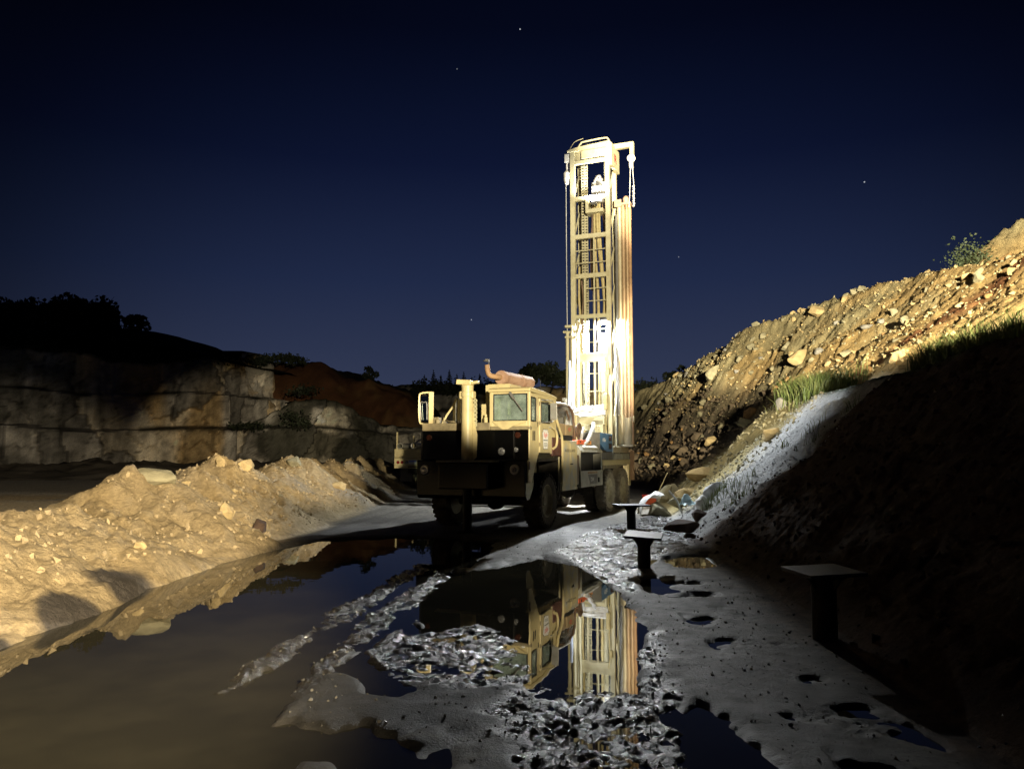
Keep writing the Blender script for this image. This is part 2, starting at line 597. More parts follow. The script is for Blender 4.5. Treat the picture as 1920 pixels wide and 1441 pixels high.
POOLS = [
    [(-5.8, 2.4), (-5.3, 6.2), (-4.75, 7.05), (-4.95, 11.35), (-4.60, 14.5), (-4.07, 16.52), (-2.45, 17.07), (-1.13, 16.8), (-0.3, 16.0), (-0.64, 12.42), (-0.95, 12.2), (-1.2, 10.0), (-0.98, 8.3), (-1.4, 7.0), (-1.6, 5.9), (-1.5, 4.6), (-1.3, 2.4)],
    [(-1.36, 11.75), (-0.66, 12.13), (0.56, 13.73), (1.11, 12.54), (1.42, 10.44), (1.35, 7.93), (0.98, 6.04), (0.17, 6.28), (0.13, 7.7), (-0.34, 8.3), (-0.92, 7.98), (-1.23, 9.33)],
    [(0.0, 6.3), (1.2, 6.2), (1.25, 5.0), (1.2, 3.6), (0.15, 3.6), (0.0, 5.0)],
    [(-1.3, 8.7), (-0.9, 8.2), (0.2, 8.0), (0.25, 6.1), (-0.9, 6.3), (-1.4, 6.9)],
    [(1.0, 13.6), (1.9, 16.4), (3.2, 17.6), (3.2, 15.0), (2.0, 12.2), (1.3, 11.0)],
    [(0.95, 5.4), (1.37, 5.72), (1.5, 4.98), (1.7, 3.6), (1.05, 3.6)],
    [(2.58, 13.73), (3.56, 14.1), (3.27, 12.31), (2.52, 12.31)],
    [(1.75, 11.2), (2.1, 11.5), (2.2, 10.3), (1.8, 10.1)],
]
HEAPS = [(-7.3, 3.0, 1.1, 2.6), (-7.2, 6.3, 1.05, 2.45), (-6.8, 9.2, 1.0, 2.3), (-6.9, 11.5, 1.08, 2.3), (-7.07, 14.8, 1.55, 2.65), (-7.2, 17.0, 1.5, 2.6), (-7.15, 18.7, 1.78, 2.75),
         (-7.45, 21.5, 1.75, 2.7), (-7.3, 23.6, 1.65, 2.5), (-7.35, 25.7, 2.05, 2.9), (-7.3, 28.4, 1.75, 2.6), (-7.3, 31.2, 1.75, 2.7), (-7.3, 34.4, 1.65, 2.5),
         (-7.8, 38.0, 1.75, 2.7), (-8.3, 42.0, 1.8, 2.8), (-8.6, 46.5, 1.8, 3.0), (-8.5, 49, 1.8, 3.2)]
PY = [2.0, 5.0, 9.0, 12.0, 14.0, 20.0, 27.0, 32.0, 38.0, 45.0, 55.0, 70.0, 90.0]
PXB = [2.7, 2.9, 3.2, 3.5, 3.65, 4.3, 5.4, 6.2, 6.7, 6.5, 6.5, 6.0, 6.0]
PX1 = [8.6, 8.7, 8.9, 9.0, 9.0, 9.3, 9.3, 9.5, 9.6, 8.7, 8.2, 7.2, 7.2]
PZ1 = [4.3, 4.3, 4.3, 4.1, 3.8, 3.5, 3.5, 2.6, 2.2, 1.7, 1.6, 1.0, 1.0]
PX2 = [10.5, 10.5, 10.6, 10.6, 10.6, 10.6, 10.4, 10.5, 10.6, 9.6, 9.0, 8.0, 8.0]
PZ2 = [4.2, 4.2, 4.2, 4.1, 3.95, 3.8, 3.6, 3.3, 3.2, 2.8, 2.6, 1.8, 1.8]
PX3 = [17, 17.2, 17.4, 17.4, 17.4, 17.3, 17.2, 16.9, 15.8, 13.9, 13.2, 11.5, 11.5]
PZ3 = [7.6, 7.7, 7.8, 7.9, 8.0, 8.3, 8.6, 9.2, 9.4, 9.1, 8.1, 7.4, 7.4]

def terrain(x, y, detail=True):
    """height, and masks"""
    base = 0.022 * fbm(x, y, 2.2, 3, 1) + 0.007 * fbm(x, y, 0.45, 3, 2)
    # --- right bank
    xb, x1, z1, x2, z2, x3, z3 = (np.interp(y, PY, q) for q in (PXB, PX1, PZ1, PX2, PZ2, PX3, PZ3))
    wob = 0.55 * fbm(x, y, 5.0, 3, 5) + 0.25 * fbm(x, y, 1.4, 3, 6)
    e = x + wob * sstep(-0.5, 2.0, x - xb)
    zb = np.where(e < xb, 0,
         np.where(e < x1, z1 * (e - xb) / (x1 - xb),
         np.where(e < x2, z1 + (z2 - z1) * (e - x1) / (x2 - x1),
         np.where(e < x3, z2 + (z3 - z2) * (e - x2) / (x3 - x2), z3 + 0.03 * (e - x3)))))
    zb = zb + 2.3 * np.clip(1 - np.hypot(x - 21.5, y - 31.5) / 3.0, 0, 1)
    toe = np.clip(e - xb + 0.5, 0, 1)
    zb = zb + 0.10 * toe * toe * (e < xb + 0.5) * 0
    on_bank = sstep(0.0, 0.5, e - xb)
    up = sstep(-0.5, 0.6, e - x2) * (1 - 0.6 * sstep(0, 2, e - x3))
    # --- left berm
    zl = np.zeros_like(x)
    warp_x = x + 0.22 * fbm(x, y, 1.6, 3, 21)
    warp_y = y + 0.30 * fbm(x, y, 1.6, 3, 22)
    for hx, hy, hz, hr in HEAPS:
        d = np.hypot((warp_x - hx) * 1.0, (warp_y - hy) * 1.0) / hr
        d = np.clip(d, 0, 1)
        z = 1e-9 + hz * (0.80 * (1 - d) + 0.20 * (1 - d) ** 3) * (1 - 0.06 * np.exp(-(d / 0.15) ** 2))
        zl = zl + z ** 6
    zl = zl ** (1 / 6.0)
    on_berm = sstep(0.06, 0.25, zl)
    apron = 0.16 * sstep(-4.5, -6.2, x) * sstep(30, 10, y)
    h = np.maximum(base, 0) * 0 + base + np.maximum(zb, 0) + np.maximum(zl, 0) + apron
    if detail:
        cl = fbm(x, y, 0.55, 5, 31, 0.58)
        rid = 1 - np.abs(fbm(x, y, 0.8, 4, 33))
        gul = np.abs(fbm(y * 1.0 + 0.35 * x, x * 0.22, 0.95, 3, 39))
        h = h - on_berm * np.minimum(zl, 1.0) * 0.22 * sstep(0.30, 0.0, gul)
        h = h + on_berm * (0.15 * cl + 0.13 * (rid - 0.7) + 0.07 * fbm(x, y, 0.16, 3, 35) + 0.10 * np.maximum(fbm(x, y, 0.36, 2, 37), 0))
        d1, d2, v1 = cellular(x * 1.55 + 0.3 * fbm(x, y, 0.9, 2, 41), y, 0.85, 43)
        blk = np.clip(d2 - d1, 0, 0.5) * (0.25 + 0.9 * v1)
        d1b, d2b, v2 = cellular(x * 1.55, y + 0.2 * fbm(x, y, 0.5, 2, 42), 0.36, 47)
        blk2 = np.clip(d2b - d1b, 0, 0.5) * (0.2 + 0.9 * v2)
        rock = sstep(0.0, 2.0, e - x2) + sstep(24, 34, y) * on_bank
        rock = np.clip(rock, 0, 1)
        coarse = sstep(25, 38, y)
        h = h + rock * ((0.12 + 0.22 * coarse) * blk + (0.12 + 0.10 * coarse) * blk2 + 0.10 * fbm(x * 1.5, y, 0.3, 3, 48) + 0.18 * fbm(x * 1.5, y, 1.8, 4, 49))
        rock = np.maximum(rock, 0.55 * on_bank * sstep(20.5, 23, y))
        soil = on_bank * (1 - rock)
        h = h + soil * (0.16 * fbm(x, y, 1.3, 5, 51, 0.55) + 0.10 * blk2 + 0.05 * fbm(x, y, 0.2, 3, 53))
    flat = (1 - on_bank) * (1 - sstep(0.02, 0.12, zl))
    rough = np.zeros_like(x)
    pool = np.full(x.shape, 9.0)
    edge = 0.10 * fbm(x, y, 0.5, 4, 61) + 0.05 * fbm(x, y, 0.12, 2, 62)
    for p in RUTS:
        rough = np.maximum(rough, sstep(0.10, -0.10, sdf(x, y, p) + 1.5 * edge))
    for p in POOLS:
        pool = np.minimum(pool, sdf(x, y, p))
    blot = (0.47 - fbm(x * 0.8, y * 1.1, 0.5, 4, 64)) * 0.32 + 2.0 * sstep(1.9, 1.4, x) + 2.0 * sstep(12, 13.5, y) + 2.0 * sstep(2.6, 3.2, x)
    spit = (0.06 - fbm(x, y * 0.8, 0.9, 4, 66)) * 0.55 + 2.0 * sstep(0.2, 0.7, x) + 2.0 * sstep(7.6, 8.3, y) + 2.0 * sstep(-1.9, -2.4, x)
    pool = np.minimum(np.minimum(pool + edge, blot), spit)
    dip = sstep(0.12, -0.22, pool)
    h = h - (1 - on_bank) * 0.15 * dip * (1 - 0.80 * rough)
    lump = np.maximum(fbm(x, y, 0.07, 2, 71, 0.6), -0.3)
    lump3 = fbm(x, y, 0.045, 2, 73, 0.6)
    lump2 = fbm(x, y, 0.30, 3, 72)
    if detail:
        h = h + flat * rough * (0.002 + 0.024 * lump + 0.030 * lump2 + 0.020 * lump3 + 0.016 * fbm(x, y, 0.9, 2, 76))
        h = h + flat * (1 - rough) * (1 - dip) * 0.005 * fbm(x, y, 0.12, 3, 75)
        # tyre marks running towards the rig
        tr = np.sin((x + 0.12 * fbm(x, y, 3, 2, 81) - 0.14 * y) * 9.0)
        h = h + flat * (1 - rough) * sstep(9, 14, y) * 0.012 * tr
    return h, dict(on_bank=on_bank, on_berm=on_berm, e=e, xb=xb, x1=x1, x2=x2, x3=x3, rough=rough, dip=dip, zl=zl, flat=flat)

WATER_Z = -0.045
def H(x, y):
    h, _ = terrain(np.array([float(x)]), np.array([float(y)]))
    return float(h[0])

def lerp3(a, b, t):
    return a * (1 - t[:, None]) + b * t[:, None]

def build_terrain():
    nc, nr = 880, 860
    yy = 2.4 * (92 / 2.4) ** (np.linspace(0, 1, nr))
    w = np.linspace(0, 1, nc)
    ym = np.maximum(yy, 10.0)[:, None]
    X = (-0.92 + 2.02 * w)[None, :] * np.minimum(ym, 40)
    Y = np.repeat(yy[:, None], nc, 1)
    x = X.ravel()
    y = Y.ravel()
    h, k = terrain(x, y)
    n = x.size
    C = np.zeros((n, 3))
    # albedos
    mud = np.array((0.024, 0.0215, 0.018))
    mudp = np.array((0.26, 0.235, 0.19))
    tan = np.array((0.46, 0.355, 0.20))
    gry = np.array((0.34, 0.33, 0.30))
    brown = np.array((0.085, 0.055, 0.035))
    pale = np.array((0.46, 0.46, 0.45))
    olive = np.array((0.27, 0.225, 0.11))
    orange = np.array((0.50, 0.35, 0.15))
    redb = np.array((0.22, 0.095, 0.04))
    rock = np.array((0.42, 0.36, 0.20))
    darkrock = np.array((0.085, 0.07, 0.055))
    f1 = fbm(x, y, 1.5, 4, 101)
    f2 = fbm(x, y, 0.3, 4, 103)
    f3 = fbm(x, y, 4.0, 3, 105)
    C[:] = mud
    C = lerp3(C, mudp, sstep(15, 26, y + 2 * f1) * 0.85)
    C = lerp3(C, mudp * 0.5, np.clip(sstep(0.15, 0.7, f1 + 0.4 * f2), 0, 1) * 0.30)
    C = lerp3(C, mud * 0.8, k['rough'] * 0.8)
    C = lerp3(C, np.array((0.15, 0.135, 0.10)), sstep(1.0, 0.4, np.hypot((x + 0.42 + 0.2 * f1) / 0.62, (y - 4.6) / 0.85)) * 0.8)  # torch-lit pool put into the mud colour as a lighter patch
    # berm
    B = np.repeat(tan[None], n, 0)
    B = lerp3(B, gry, sstep(0.12, 0.45, fbm(x * 0.5 + y * 0.35, y * 0.9 - x * 0.6, 2.0, 3, 107)) * 0.75)
    B = lerp3(B, np.array((0.48, 0.34, 0.15)), sstep(0.1, 0.6, f1) * 0.5)
    B = lerp3(B, np.array((0.36, 0.29, 0.19)), sstep(0.1, 0.5, f2) * 0.5)
    ap = sstep(-4.35, -4.9, x + 0.25 * f1) * sstep(38, 30, y)
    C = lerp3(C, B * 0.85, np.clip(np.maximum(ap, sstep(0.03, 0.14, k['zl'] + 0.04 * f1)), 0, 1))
    # soft cast shadows painted as dark patches on the berm foot
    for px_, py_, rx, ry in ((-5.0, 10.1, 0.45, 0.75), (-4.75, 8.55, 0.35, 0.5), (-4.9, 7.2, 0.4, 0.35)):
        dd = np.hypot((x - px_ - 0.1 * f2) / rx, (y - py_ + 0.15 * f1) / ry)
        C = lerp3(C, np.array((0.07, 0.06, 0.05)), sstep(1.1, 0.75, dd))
    # bank: soil and stone colours that also carry the work lamp's light edge
    e, xb, x1, x2, x3 = k['e'], k['xb'], k['x1'], k['x2'], k['x3']
    D = np.repeat(brown[None], n, 0)
    D = lerp3(D, brown * 1.8, sstep(0.1, 0.6, f1) * 0.6)
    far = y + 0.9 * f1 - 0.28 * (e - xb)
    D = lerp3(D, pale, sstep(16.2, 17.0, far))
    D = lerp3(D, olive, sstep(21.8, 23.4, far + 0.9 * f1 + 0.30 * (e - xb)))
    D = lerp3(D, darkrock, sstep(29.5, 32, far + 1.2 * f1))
    U = np.repeat(orange[None], n, 0)
    U = lerp3(U, rock, sstep(-0.2, 0.6, f3 + 0.5 * f1 + 0.04 * (y - 30)))
    U = lerp3(U, redb, sstep(1.0, 0.2, np.abs(y - 25.2 + 0.35 * (e - x2) - 0.5 * f1) / 1.5) * sstep(0.3, -0.2, f3 - 0.3))
    U = lerp3(U, darkrock * 1.3, sstep(3.0, 0.5, e - x2) * sstep(30, 36, y) * 0.8)
    t_up = sstep(-0.4, 0.5, e - x2 + 0.5 * f1)
    green = np.array((0.05, 0.075, 0.025))
    bench = sstep(-0.3, 0.3, e - x1 + 0.4 * f1) * (1 - t_up) * sstep(30, 27, y)
    D = lerp3(D, green, bench * 0.8)
    D = lerp3(D, U, t_up)
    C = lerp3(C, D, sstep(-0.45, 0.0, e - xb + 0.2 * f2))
    C *= (1 + 0.18 * f2)[:, None]
    wet = sstep(-0.05, -0.35, k['e'] - k['xb']) * k['flat'] * (1 - sstep(18, 30, y)) * (1 - sstep(0.03, 0.14, k['zl'])) * (1 - ap)

    wet = wet * np.clip(0.38 + 0.62 * np.maximum(k['rough'], k['dip'] * 1.0), 0, 1)

    V = np.stack([x, y, h], 1)
    idx = np.arange(nr * nc).reshape(nr, nc)
    F = np.stack([idx[:-1, :-1].ravel(), idx[:-1, 1:].ravel(), idx[1:, 1:].ravel(), idx[1:, :-1].ravel()], 1)
    berm_m = (k['zl'] > 0.05) & (x < 0)
    bank_m = (k['e'] - k['xb'] > 0.05) & (x > 0)
    lab = np.where(berm_m, 1, np.where(bank_m, 2, 0))
    fl = lab[F[:, 0]]
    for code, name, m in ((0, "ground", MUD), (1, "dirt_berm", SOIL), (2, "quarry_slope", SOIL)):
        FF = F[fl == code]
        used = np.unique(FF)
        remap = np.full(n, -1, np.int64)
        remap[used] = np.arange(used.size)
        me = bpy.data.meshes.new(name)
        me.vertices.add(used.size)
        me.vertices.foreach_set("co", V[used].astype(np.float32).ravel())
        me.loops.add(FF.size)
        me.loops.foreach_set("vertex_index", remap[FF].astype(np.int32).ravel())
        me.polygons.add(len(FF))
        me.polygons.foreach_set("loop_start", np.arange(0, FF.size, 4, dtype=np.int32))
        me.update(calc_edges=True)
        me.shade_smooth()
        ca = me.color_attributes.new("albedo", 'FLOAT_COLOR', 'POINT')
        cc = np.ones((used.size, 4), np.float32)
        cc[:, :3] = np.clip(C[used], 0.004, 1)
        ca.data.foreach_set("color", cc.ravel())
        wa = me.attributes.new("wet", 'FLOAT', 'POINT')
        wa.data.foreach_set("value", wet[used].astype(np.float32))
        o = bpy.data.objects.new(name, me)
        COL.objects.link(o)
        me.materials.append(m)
        o["kind"] = "structure"

def soil_material(name, wetlook):
    m = bpy.data.materials.new(name)
    m.use_nodes = True
    nt = m.node_tree
    N, L = nt.nodes.new, nt.links.new
    b = nt.nodes["Principled BSDF"]
    at = N("ShaderNodeAttribute")
    at.attribute_name = "albedo"
    tc = N("ShaderNodeTexCoord")
    n = N("ShaderNodeTexNoise")
    n.inputs["Scale"].default_value = 9
    n.inputs["Detail"].default_value = 9
    n.inputs["Roughness"].default_value = 0.7
    L(tc.outputs["Object"], n.inputs["Vector"])
    mr = N("ShaderNodeMapRange")
    mr.inputs["From Min"].default_value = 0.3
    mr.inputs["From Max"].default_value = 0.7
    mr.inputs["To Min"].default_value = 0.66 if not wetlook else 0.35
    mr.inputs["To Max"].default_value = 1.28 if not wetlook else 1.6
    L(n.outputs["Fac"], mr.inputs["Value"])
    sc = N("ShaderNodeVectorMath")
    sc.operation = 'SCALE'
    L(at.outputs["Color"], sc.inputs[0])
    L(mr.outputs["Result"], sc.inputs["Scale"])
    L(sc.outputs[0], b.inputs["Base Color"])
    n2 = N("ShaderNodeTexNoise")
    n2.inputs["Scale"].default_value = 16 if not wetlook else 48
    n2.inputs["Detail"].default_value = 8
    n2.inputs["Roughness"].default_value = 0.7
    L(tc.outputs["Object"], n2.inputs["Vector"])
    n5 = N("ShaderNodeTexNoise")
    n5.inputs["Scale"].default_value = 75 if not wetlook else 130
    n5.inputs["Detail"].default_value = 3
    L(tc.outputs["Object"], n5.inputs["Vector"])
    b5 = N("ShaderNodeBump")
    b5.inputs["Strength"].default_value = 0.8
    b5.inputs["Distance"].default_value = 0.02 if not wetlook else 0.010
    L(n5.outputs["Fac"], b5.inputs["Height"])
    bp = N("ShaderNodeBump")
    L(b5.outputs["Normal"], bp.inputs["Normal"])
    bp.inputs["Strength"].default_value = 0.9 if not wetlook else 0.85
    bp.inputs["Distance"].default_value = 0.08 if not wetlook else 0.03
    L(n2.outputs["Fac"], bp.inputs["Height"])
    L(bp.outputs["Normal"], b.inputs["Normal"])
    b.inputs["Roughness"].default_value = 0.95
    b.inputs["Specular IOR Level"].default_value = 0.2
    if wetlook:
        wa = N("ShaderNodeAttribute")
        wa.attribute_name = "wet"
        n3 = N("ShaderNodeTexNoise")
        n3.inputs["Scale"].default_value = 3.5
        n3.inputs["Detail"].default_value = 7
        L(tc.outputs["Object"], n3.inputs["Vector"])
        m3 = N("ShaderNodeMapRange")
        m3.inputs["From Min"].default_value = 0.35
        m3.inputs["From Max"].default_value = 0.65
        m3.inputs["To Min"].default_value = 0.14
        m3.inputs["To Max"].default_value = 0.45
        L(n3.outputs["Fac"], m3.inputs["Value"])
        mx = N("ShaderNodeMix")
        L(wa.outputs["Fac"], mx.inputs["Factor"])
        mx.inputs["A"].default_value = 0.9
        L(m3.outputs["Result"], mx.inputs["B"])
        L(mx.outputs["Result"], b.inputs["Roughness"])
        b.inputs["Specular IOR Level"].default_value = 0.45
    return m
MUD = soil_material("wet_mud", True)
SOIL = soil_material("loose_soil", False)
build_terrain()

# wide quarry floor far beyond and below the detailed sheet
def build_floor():
    mb = MB()
    n = 24
    vs = []
    for j in range(n + 1):
        for i in range(n + 1):
            vs.append((-600 + 1200 * i / n, -300 + 1300 * j / n, -0.55))
    fs = [(j * (n + 1) + i, j * (n + 1) + i + 1, (j + 1) * (n + 1) + i + 1, (j + 1) * (n + 1) + i) for j in range(n) for i in range(n)]
    mb.add(vs, fs)
    o = mb.build("quarry_floor", mat("quarry_floor_dirt", (0.045, 0.040, 0.030), 0.95, 0, (0.03, 0.027, 0.02), 0.4, 8, 0.4, 0.6))
    tag(o, None, None, kind="structure")
build_floor()

def water_material():
    m = mat("muddy_water", (0.032, 0.029, 0.019), 0.015, 0, (0.023, 0.021, 0.014), 0.7, 4, 0.4, 0.6, 0, 1, 0.5)
    nt = m.node_tree
    N, L = nt.nodes.new, nt.links.new
    b = nt.nodes["Principled BSDF"]
    b.inputs["IOR"].default_value = 1.33
    tc = N("ShaderNodeTexCoord")
    n = N("ShaderNodeTexNoise")
    n.inputs["Scale"].default_value = 1.6
    n.inputs["Detail"].default_value = 2
    L(tc.outputs["Object"], n.inputs["Vector"])
    bp = N("ShaderNodeBump")
    bp.inputs["Strength"].default_value = 0.02
    bp.inputs["Distance"].default_value = 0.05
    L(n.outputs["Fac"], bp.inputs["Height"])
    L(bp.outputs["Normal"], b.inputs["Normal"])
    return m
def build_water():
    mb = MB()
    mb.add([(-6.2, 2.6, WATER_Z), (4.2, 2.6, WATER_Z), (4.2, 18, WATER_Z), (-6.2, 18, WATER_Z)], [(0, 1, 2, 3)])
    o = mb.build("puddle_water", water_material())
    tag(o, None, None, kind="structure")
build_water()

# ------------------------------------------------------------------ drilling rig
def tyre(c, r, wd, out, m, parent, rimm, dual=None):
    """wheel with its axle along local x; out = +1/-1 the side of the outer face; c = centre of outer tyre"""
    wheel = empty("wheel", c, 0, parent)
    mb = MB()
    hw = wd / 2
    prof = [(-hw * .80, r * .58), (-hw, r * .72), (-hw, r * .88), (-hw * .86, r * .965), (-hw * .5, r * .985), (0, r * .99), (hw * .5, r * .985),
            (hw * .86, r * .965), (hw, r * .88), (hw, r * .72), (hw * .80, r * .58), (hw * .5, r * .54), (-hw * .5, r * .54)]
    mb.lathe(prof, (0, 0, 0), 'x', 56)
    nl = 30
    for i in range(nl):
        w = 2 * math.pi * i / nl
        for sgn in (-1, 1):
            w2 = w + (0.5 * 2 * math.pi / nl if sgn > 0 else 0)
            k = MB()
            k.box(-hw * .02 if sgn > 0 else -hw * .98, hw * .98 if sgn > 0 else hw * .02, -.030, .030, r * .955, r * 1.005, (0, 0, 0.35 * sgn), (0, 0, r))
            Rm = Matrix.Rotation(w2, 3, 'X')
            mb.add([Rm @ Vector(p) for p in k.v], k.f)
        k = MB()
        for sgn in (-1, 1):
            k.box(-.02 + sgn * hw * .985, .02 + sgn * hw * .985, -.026, .026, r * .86, r * .95)
        Rm = Matrix.Rotation(w, 3, 'X')
        mb.add([Rm @ Vector(p) for p in k.v], k.f)
    mb.build("tyre", m, wheel, 0, True)
    rb = MB()
    o = out
    prof = [(o * hw * .80, r * .60), (o * hw * .86, r * .57), (o * hw * .74, r * .54), (o * hw * .35, r * .50), (o * hw * .10, r * .36), (o * hw * .10, r * .20),
            (o * hw * .55, r * .17), (o * hw * .62, r * .10), (o * hw * .62, 0.005), (-o * hw * .6, 0.005), (-o * hw * .7, r * .58)]
    rb.lathe(prof, (0, 0, 0), 'x', 40)
    for i in range(10):
        w = 2 * math.pi * i / 10
        p = Vector((o * hw * .10, math.cos(w) * r * .27, math.sin(w) * r * .27))
        rb.cyl(p, p + Vector((o * .035, 0, 0)), .018, n=6)
    rb.build("rim", rimm, wheel, 0, True)
    return wheel

def build_rig():
    rig = empty("drill_rig_truck", TRUCK_O, -YAW)
    tag(rig, "cream water well drilling truck with black front and tall lit mast standing by the puddles", "drilling truck")
    B = lambda: MB()
    # chassis
    c = B()
    for t in (-.48, .36):
        c.box(t, t + .12, .1, 9.6, .78, 1.06)
    for s in (.6, 2.0, 3.3, 4.7, 6.2, 8.0, 9.3):
        c.box(-.36, .36, s, s + .12, .82, 1.02)
    c.cyl((-.95, 1.15, .62), (.95, 1.15, .62), .09)
    c.cyl((0, 1.15, .62), (0, 1.16, .62), .2)
    c.lathe([(-.2, .01), (-.12, .2), (.12, .2), (.2, .01)], (0, 1.2, .62), 'y', 20)
    for s in (7.0, 8.75):
        c.cyl((-1.0, s, .66), (1.0, s, .66), .11)
        c.lathe([(-.25, .01), (-.15, .24), (.15, .24), (.25, .01)], (0, s, .66), 'y', 20)
    c.tube([(0, 2.3, .78), (0, 4.6, .72), (0, 7.0, .66)], .06, 10, 1)
    for t in (-.62, .62):
        c.box(t - .05, t + .05, .45, 1.85, .70, .78)
        c.box(t - .06, t + .06, .9, 1.4, .62, .86)
    c.box(-.3, .25, 1.5, 2.5, .55, .95)
    c.box(-1.0, -.5, 2.5, 4.2, .45, 1.0)
    c.build("chassis", M['chassis'], rig, .01)
    # front end -------------------------------------------------
    f = B()
    f.box(-1.42, 1.33, .02, 1.7, 1.62, 2.315)
    f.build("grille_panel", M['black'], rig, .02)
    lb = B()
    lb.box(-1.44, 1.33, -.03, .05, 1.635, 1.66)
    for t in (-1.43, -.32, .95, 1.32):
        lb.box(t - .012, t + .012, -.015, .03, 1.66, 2.30)
    lb.build("grille_edge", M['blackm'], rig)
    bp = B()
    bp.prism([(-.16, .80), (-.16, 1.63), (.35, 1.63), (.35, 1.0), (.1, .73), (-.08, .73)], 'x', -1.47, 1.30)
    bp.build("bumper", M['black'], rig, .025)
    for t, z in ((-1.25, 1.40), (1.04, 1.42)):
        h = B()
        h.lathe([(-.03, .105), (.02, .125), (.03, .10), (.0, .09), (-.0, .004), (-.02, .004)], (t, -.175, z), 'y', 28)
        hl = h.build("headlight", M['steel'], rig, 0, True)
        g = B()
        g.lathe([(-.018, .004), (-.012, .06), (.004, .09), (.02, .09), (.02, .004)], (t, -.19, z), 'y', 24)
        g.build("lens", M['clearlens'], hl, 0, True)
    for t, z in ((-1.24, 2.16), (1.04, 2.20)):
        h = B()
        h.lathe([(-.03, .004), (-.025, .055), (0.0, .075), (.03, .075), (.03, .004)], (t, 0.0, z), 'y', 20)
        h.build("marker_light", M['amber'], rig, 0, True)
    bd = B()
    bd.box(-1.42, .36, -.02, 1.9, 2.32, 2.50)
    bd.box(.36, 1.36, -.02, .10, 2.318, 2.40)
    bd.build("hood_deck", M['paint_dull'], rig, .02)
    for t, z, w_, h_ in ((.64, 1.83, .085, .075), (1.00, 1.87, .055, .085)):  # lens discs added in place of two lamp reflections on the panel
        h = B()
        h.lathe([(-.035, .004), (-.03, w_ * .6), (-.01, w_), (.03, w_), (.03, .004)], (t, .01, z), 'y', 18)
        h.build("grille_glint", M['clearlens'], rig, 0, True)
    # bumper winch box and jack
    w = B()
    w.box(-.62, .60, -.70, -.18, .98, 1.58)
    w.build("bumper_box", M['black'], rig, .03)
    wp = B()
    wp.box(-.66, .66, -.74, -.16, 1.585, 1.63)
    wp.build("box_lid", M['dgrey'], rig, .008)
    j = B()
    j.cyl((-.01, -.45, 1.63), (-.01, -.45, 3.33), .135, n=28)
    j.cyl((-.01, -.45, 3.07), (-.01, -.45, 3.17), .155, n=28)
    jk = j.build("front_jack", M['paint'], rig, .006, True)
    x = B()
    for sx in (-1, 1):
        x.box(-.01 + sx * .13 - .05, -.01 + sx * .13 + .05, -.54, -.36, 3.02, 3.20)
    pieces(x, "collar_ear", M['paint'], jk, .03)
    x = B()
    x.box(-.25, .11, -.58, -.32, 3.345, 3.46, (0, 0.06, 0.1))
    x.box(.08, .26, -.50, -.36, 3.36, 3.43, (0, -0.1, 0.1))
    x.box(-.12, .10, -.55, -.35, 3.28, 3.35)
    x.build("jack_cap", M['paint'], jk, .02)
    x = B()
    x.prism([(.13, 3.0), (.13, 1.62), (.22, 1.70), (.24, 2.2), (.17, 2.5)], 'y', -.46, -.44)
    x.build("jack_guard", M['paint'], jk, .0)
    x = B()
    x.cyl((-.0, -.45, .06), (-.0, -.45, 1.7), .105, n=24)
    x.lathe([(0, .01), (0, .24), (.03, .25), (.06, .12), (.06, .01)], (0, -.45, -.01), 'z', 24)
    x.build("jack_leg", M['blackm'], jk, 0, True)
    x = B()
    for k in range(13):
        z = 2.42 + k * .047
        x.lathe([(-.018, .022), (-.018, .042), (.018, .042), (.018, .022)], (.175, -.42 + .008 * (k % 2), z), 'x' if k % 2 else 'y', 12)
    x.build("safety_chain", M['mastp'], jk, 0, True)
    x = B()
    x.tube([(-.19, -.35, 3.1), (-.22, -.25, 2.6), (-.21, -.15, 2.2), (-.2, -.12, 1.66)], .014, 6)
    x.tube([(-.14, -.33, 3.2), (-.24, -.2, 2.9), (-.3, .1, 2.52)], .012, 6)
    pieces(x, "jack_hose", M['hose_b'], jk, 0, True)
    # deck fittings left of the jack
    d = B()
    for t in (-.80, -.68):
        d.box(t - .03, t + .03, .46, .52, 2.5, 3.02)
    d.tube([(-.80, .49, 3.0), (-.76, .49, 3.10), (-.70, .49, 3.07), (-.68, .49, 3.0)], .028, 8)
    d.tube([(-.80, .49, 2.98), (-.92, .3, 2.70), (-1.0, .25, 2.5)], .026, 8, 1)
    d.tube([(-.62, .4, 2.5), (-.60, .4, 3.08), (-.48, .38, 3.1), (-.40, .36, 3.02), (-.38, .36, 2.5)], .022, 8)
    d.build("deck_handrail", M['paint'], rig, 0, True)
    d = B()
    d.box(-1.26, -1.16, .3, .5, 2.5, 2.66)
    d.lathe([(0, .01), (0, .06), (.10, .05), (.13, .02), (.16, .02), (.16, .005)], (-1.13, .25, 2.5), 'z', 14)
    d.lathe([(0, .01), (0, .07), (.08, .06), (.11, .03), (.15, .03), (.15, .005)], (-.98, .3, 2.5), 'z', 14)
    d.tube([(-.98, .3, 2.6), (-.85, .2, 2.56), (-.7, .1, 2.54), (-.5, .1, 2.53)], .018, 8)
    d.build("valve_fitting", M['paint_dull'], rig, 0, True)
    mr = B()
    mr.tube([(-1.28, .2, 2.50), (-1.52, .2, 2.50), (-1.61, .2, 2.60), (-1.62, .2, 3.15), (-1.55, .2, 3.25), (-1.28, .2, 3.26)], .022, 8)
    mr.box(-1.34, -1.24, .17, .23, 2.50, 3.27)
    ml = mr.build("mirror_frame", M['paint'], rig, 0, True)
    g = B()
    g.box(-1.58, -1.36, .215, .225, 2.56, 3.18)
    g.build("mirror_glass", M['mirror'], ml)
    g = B()
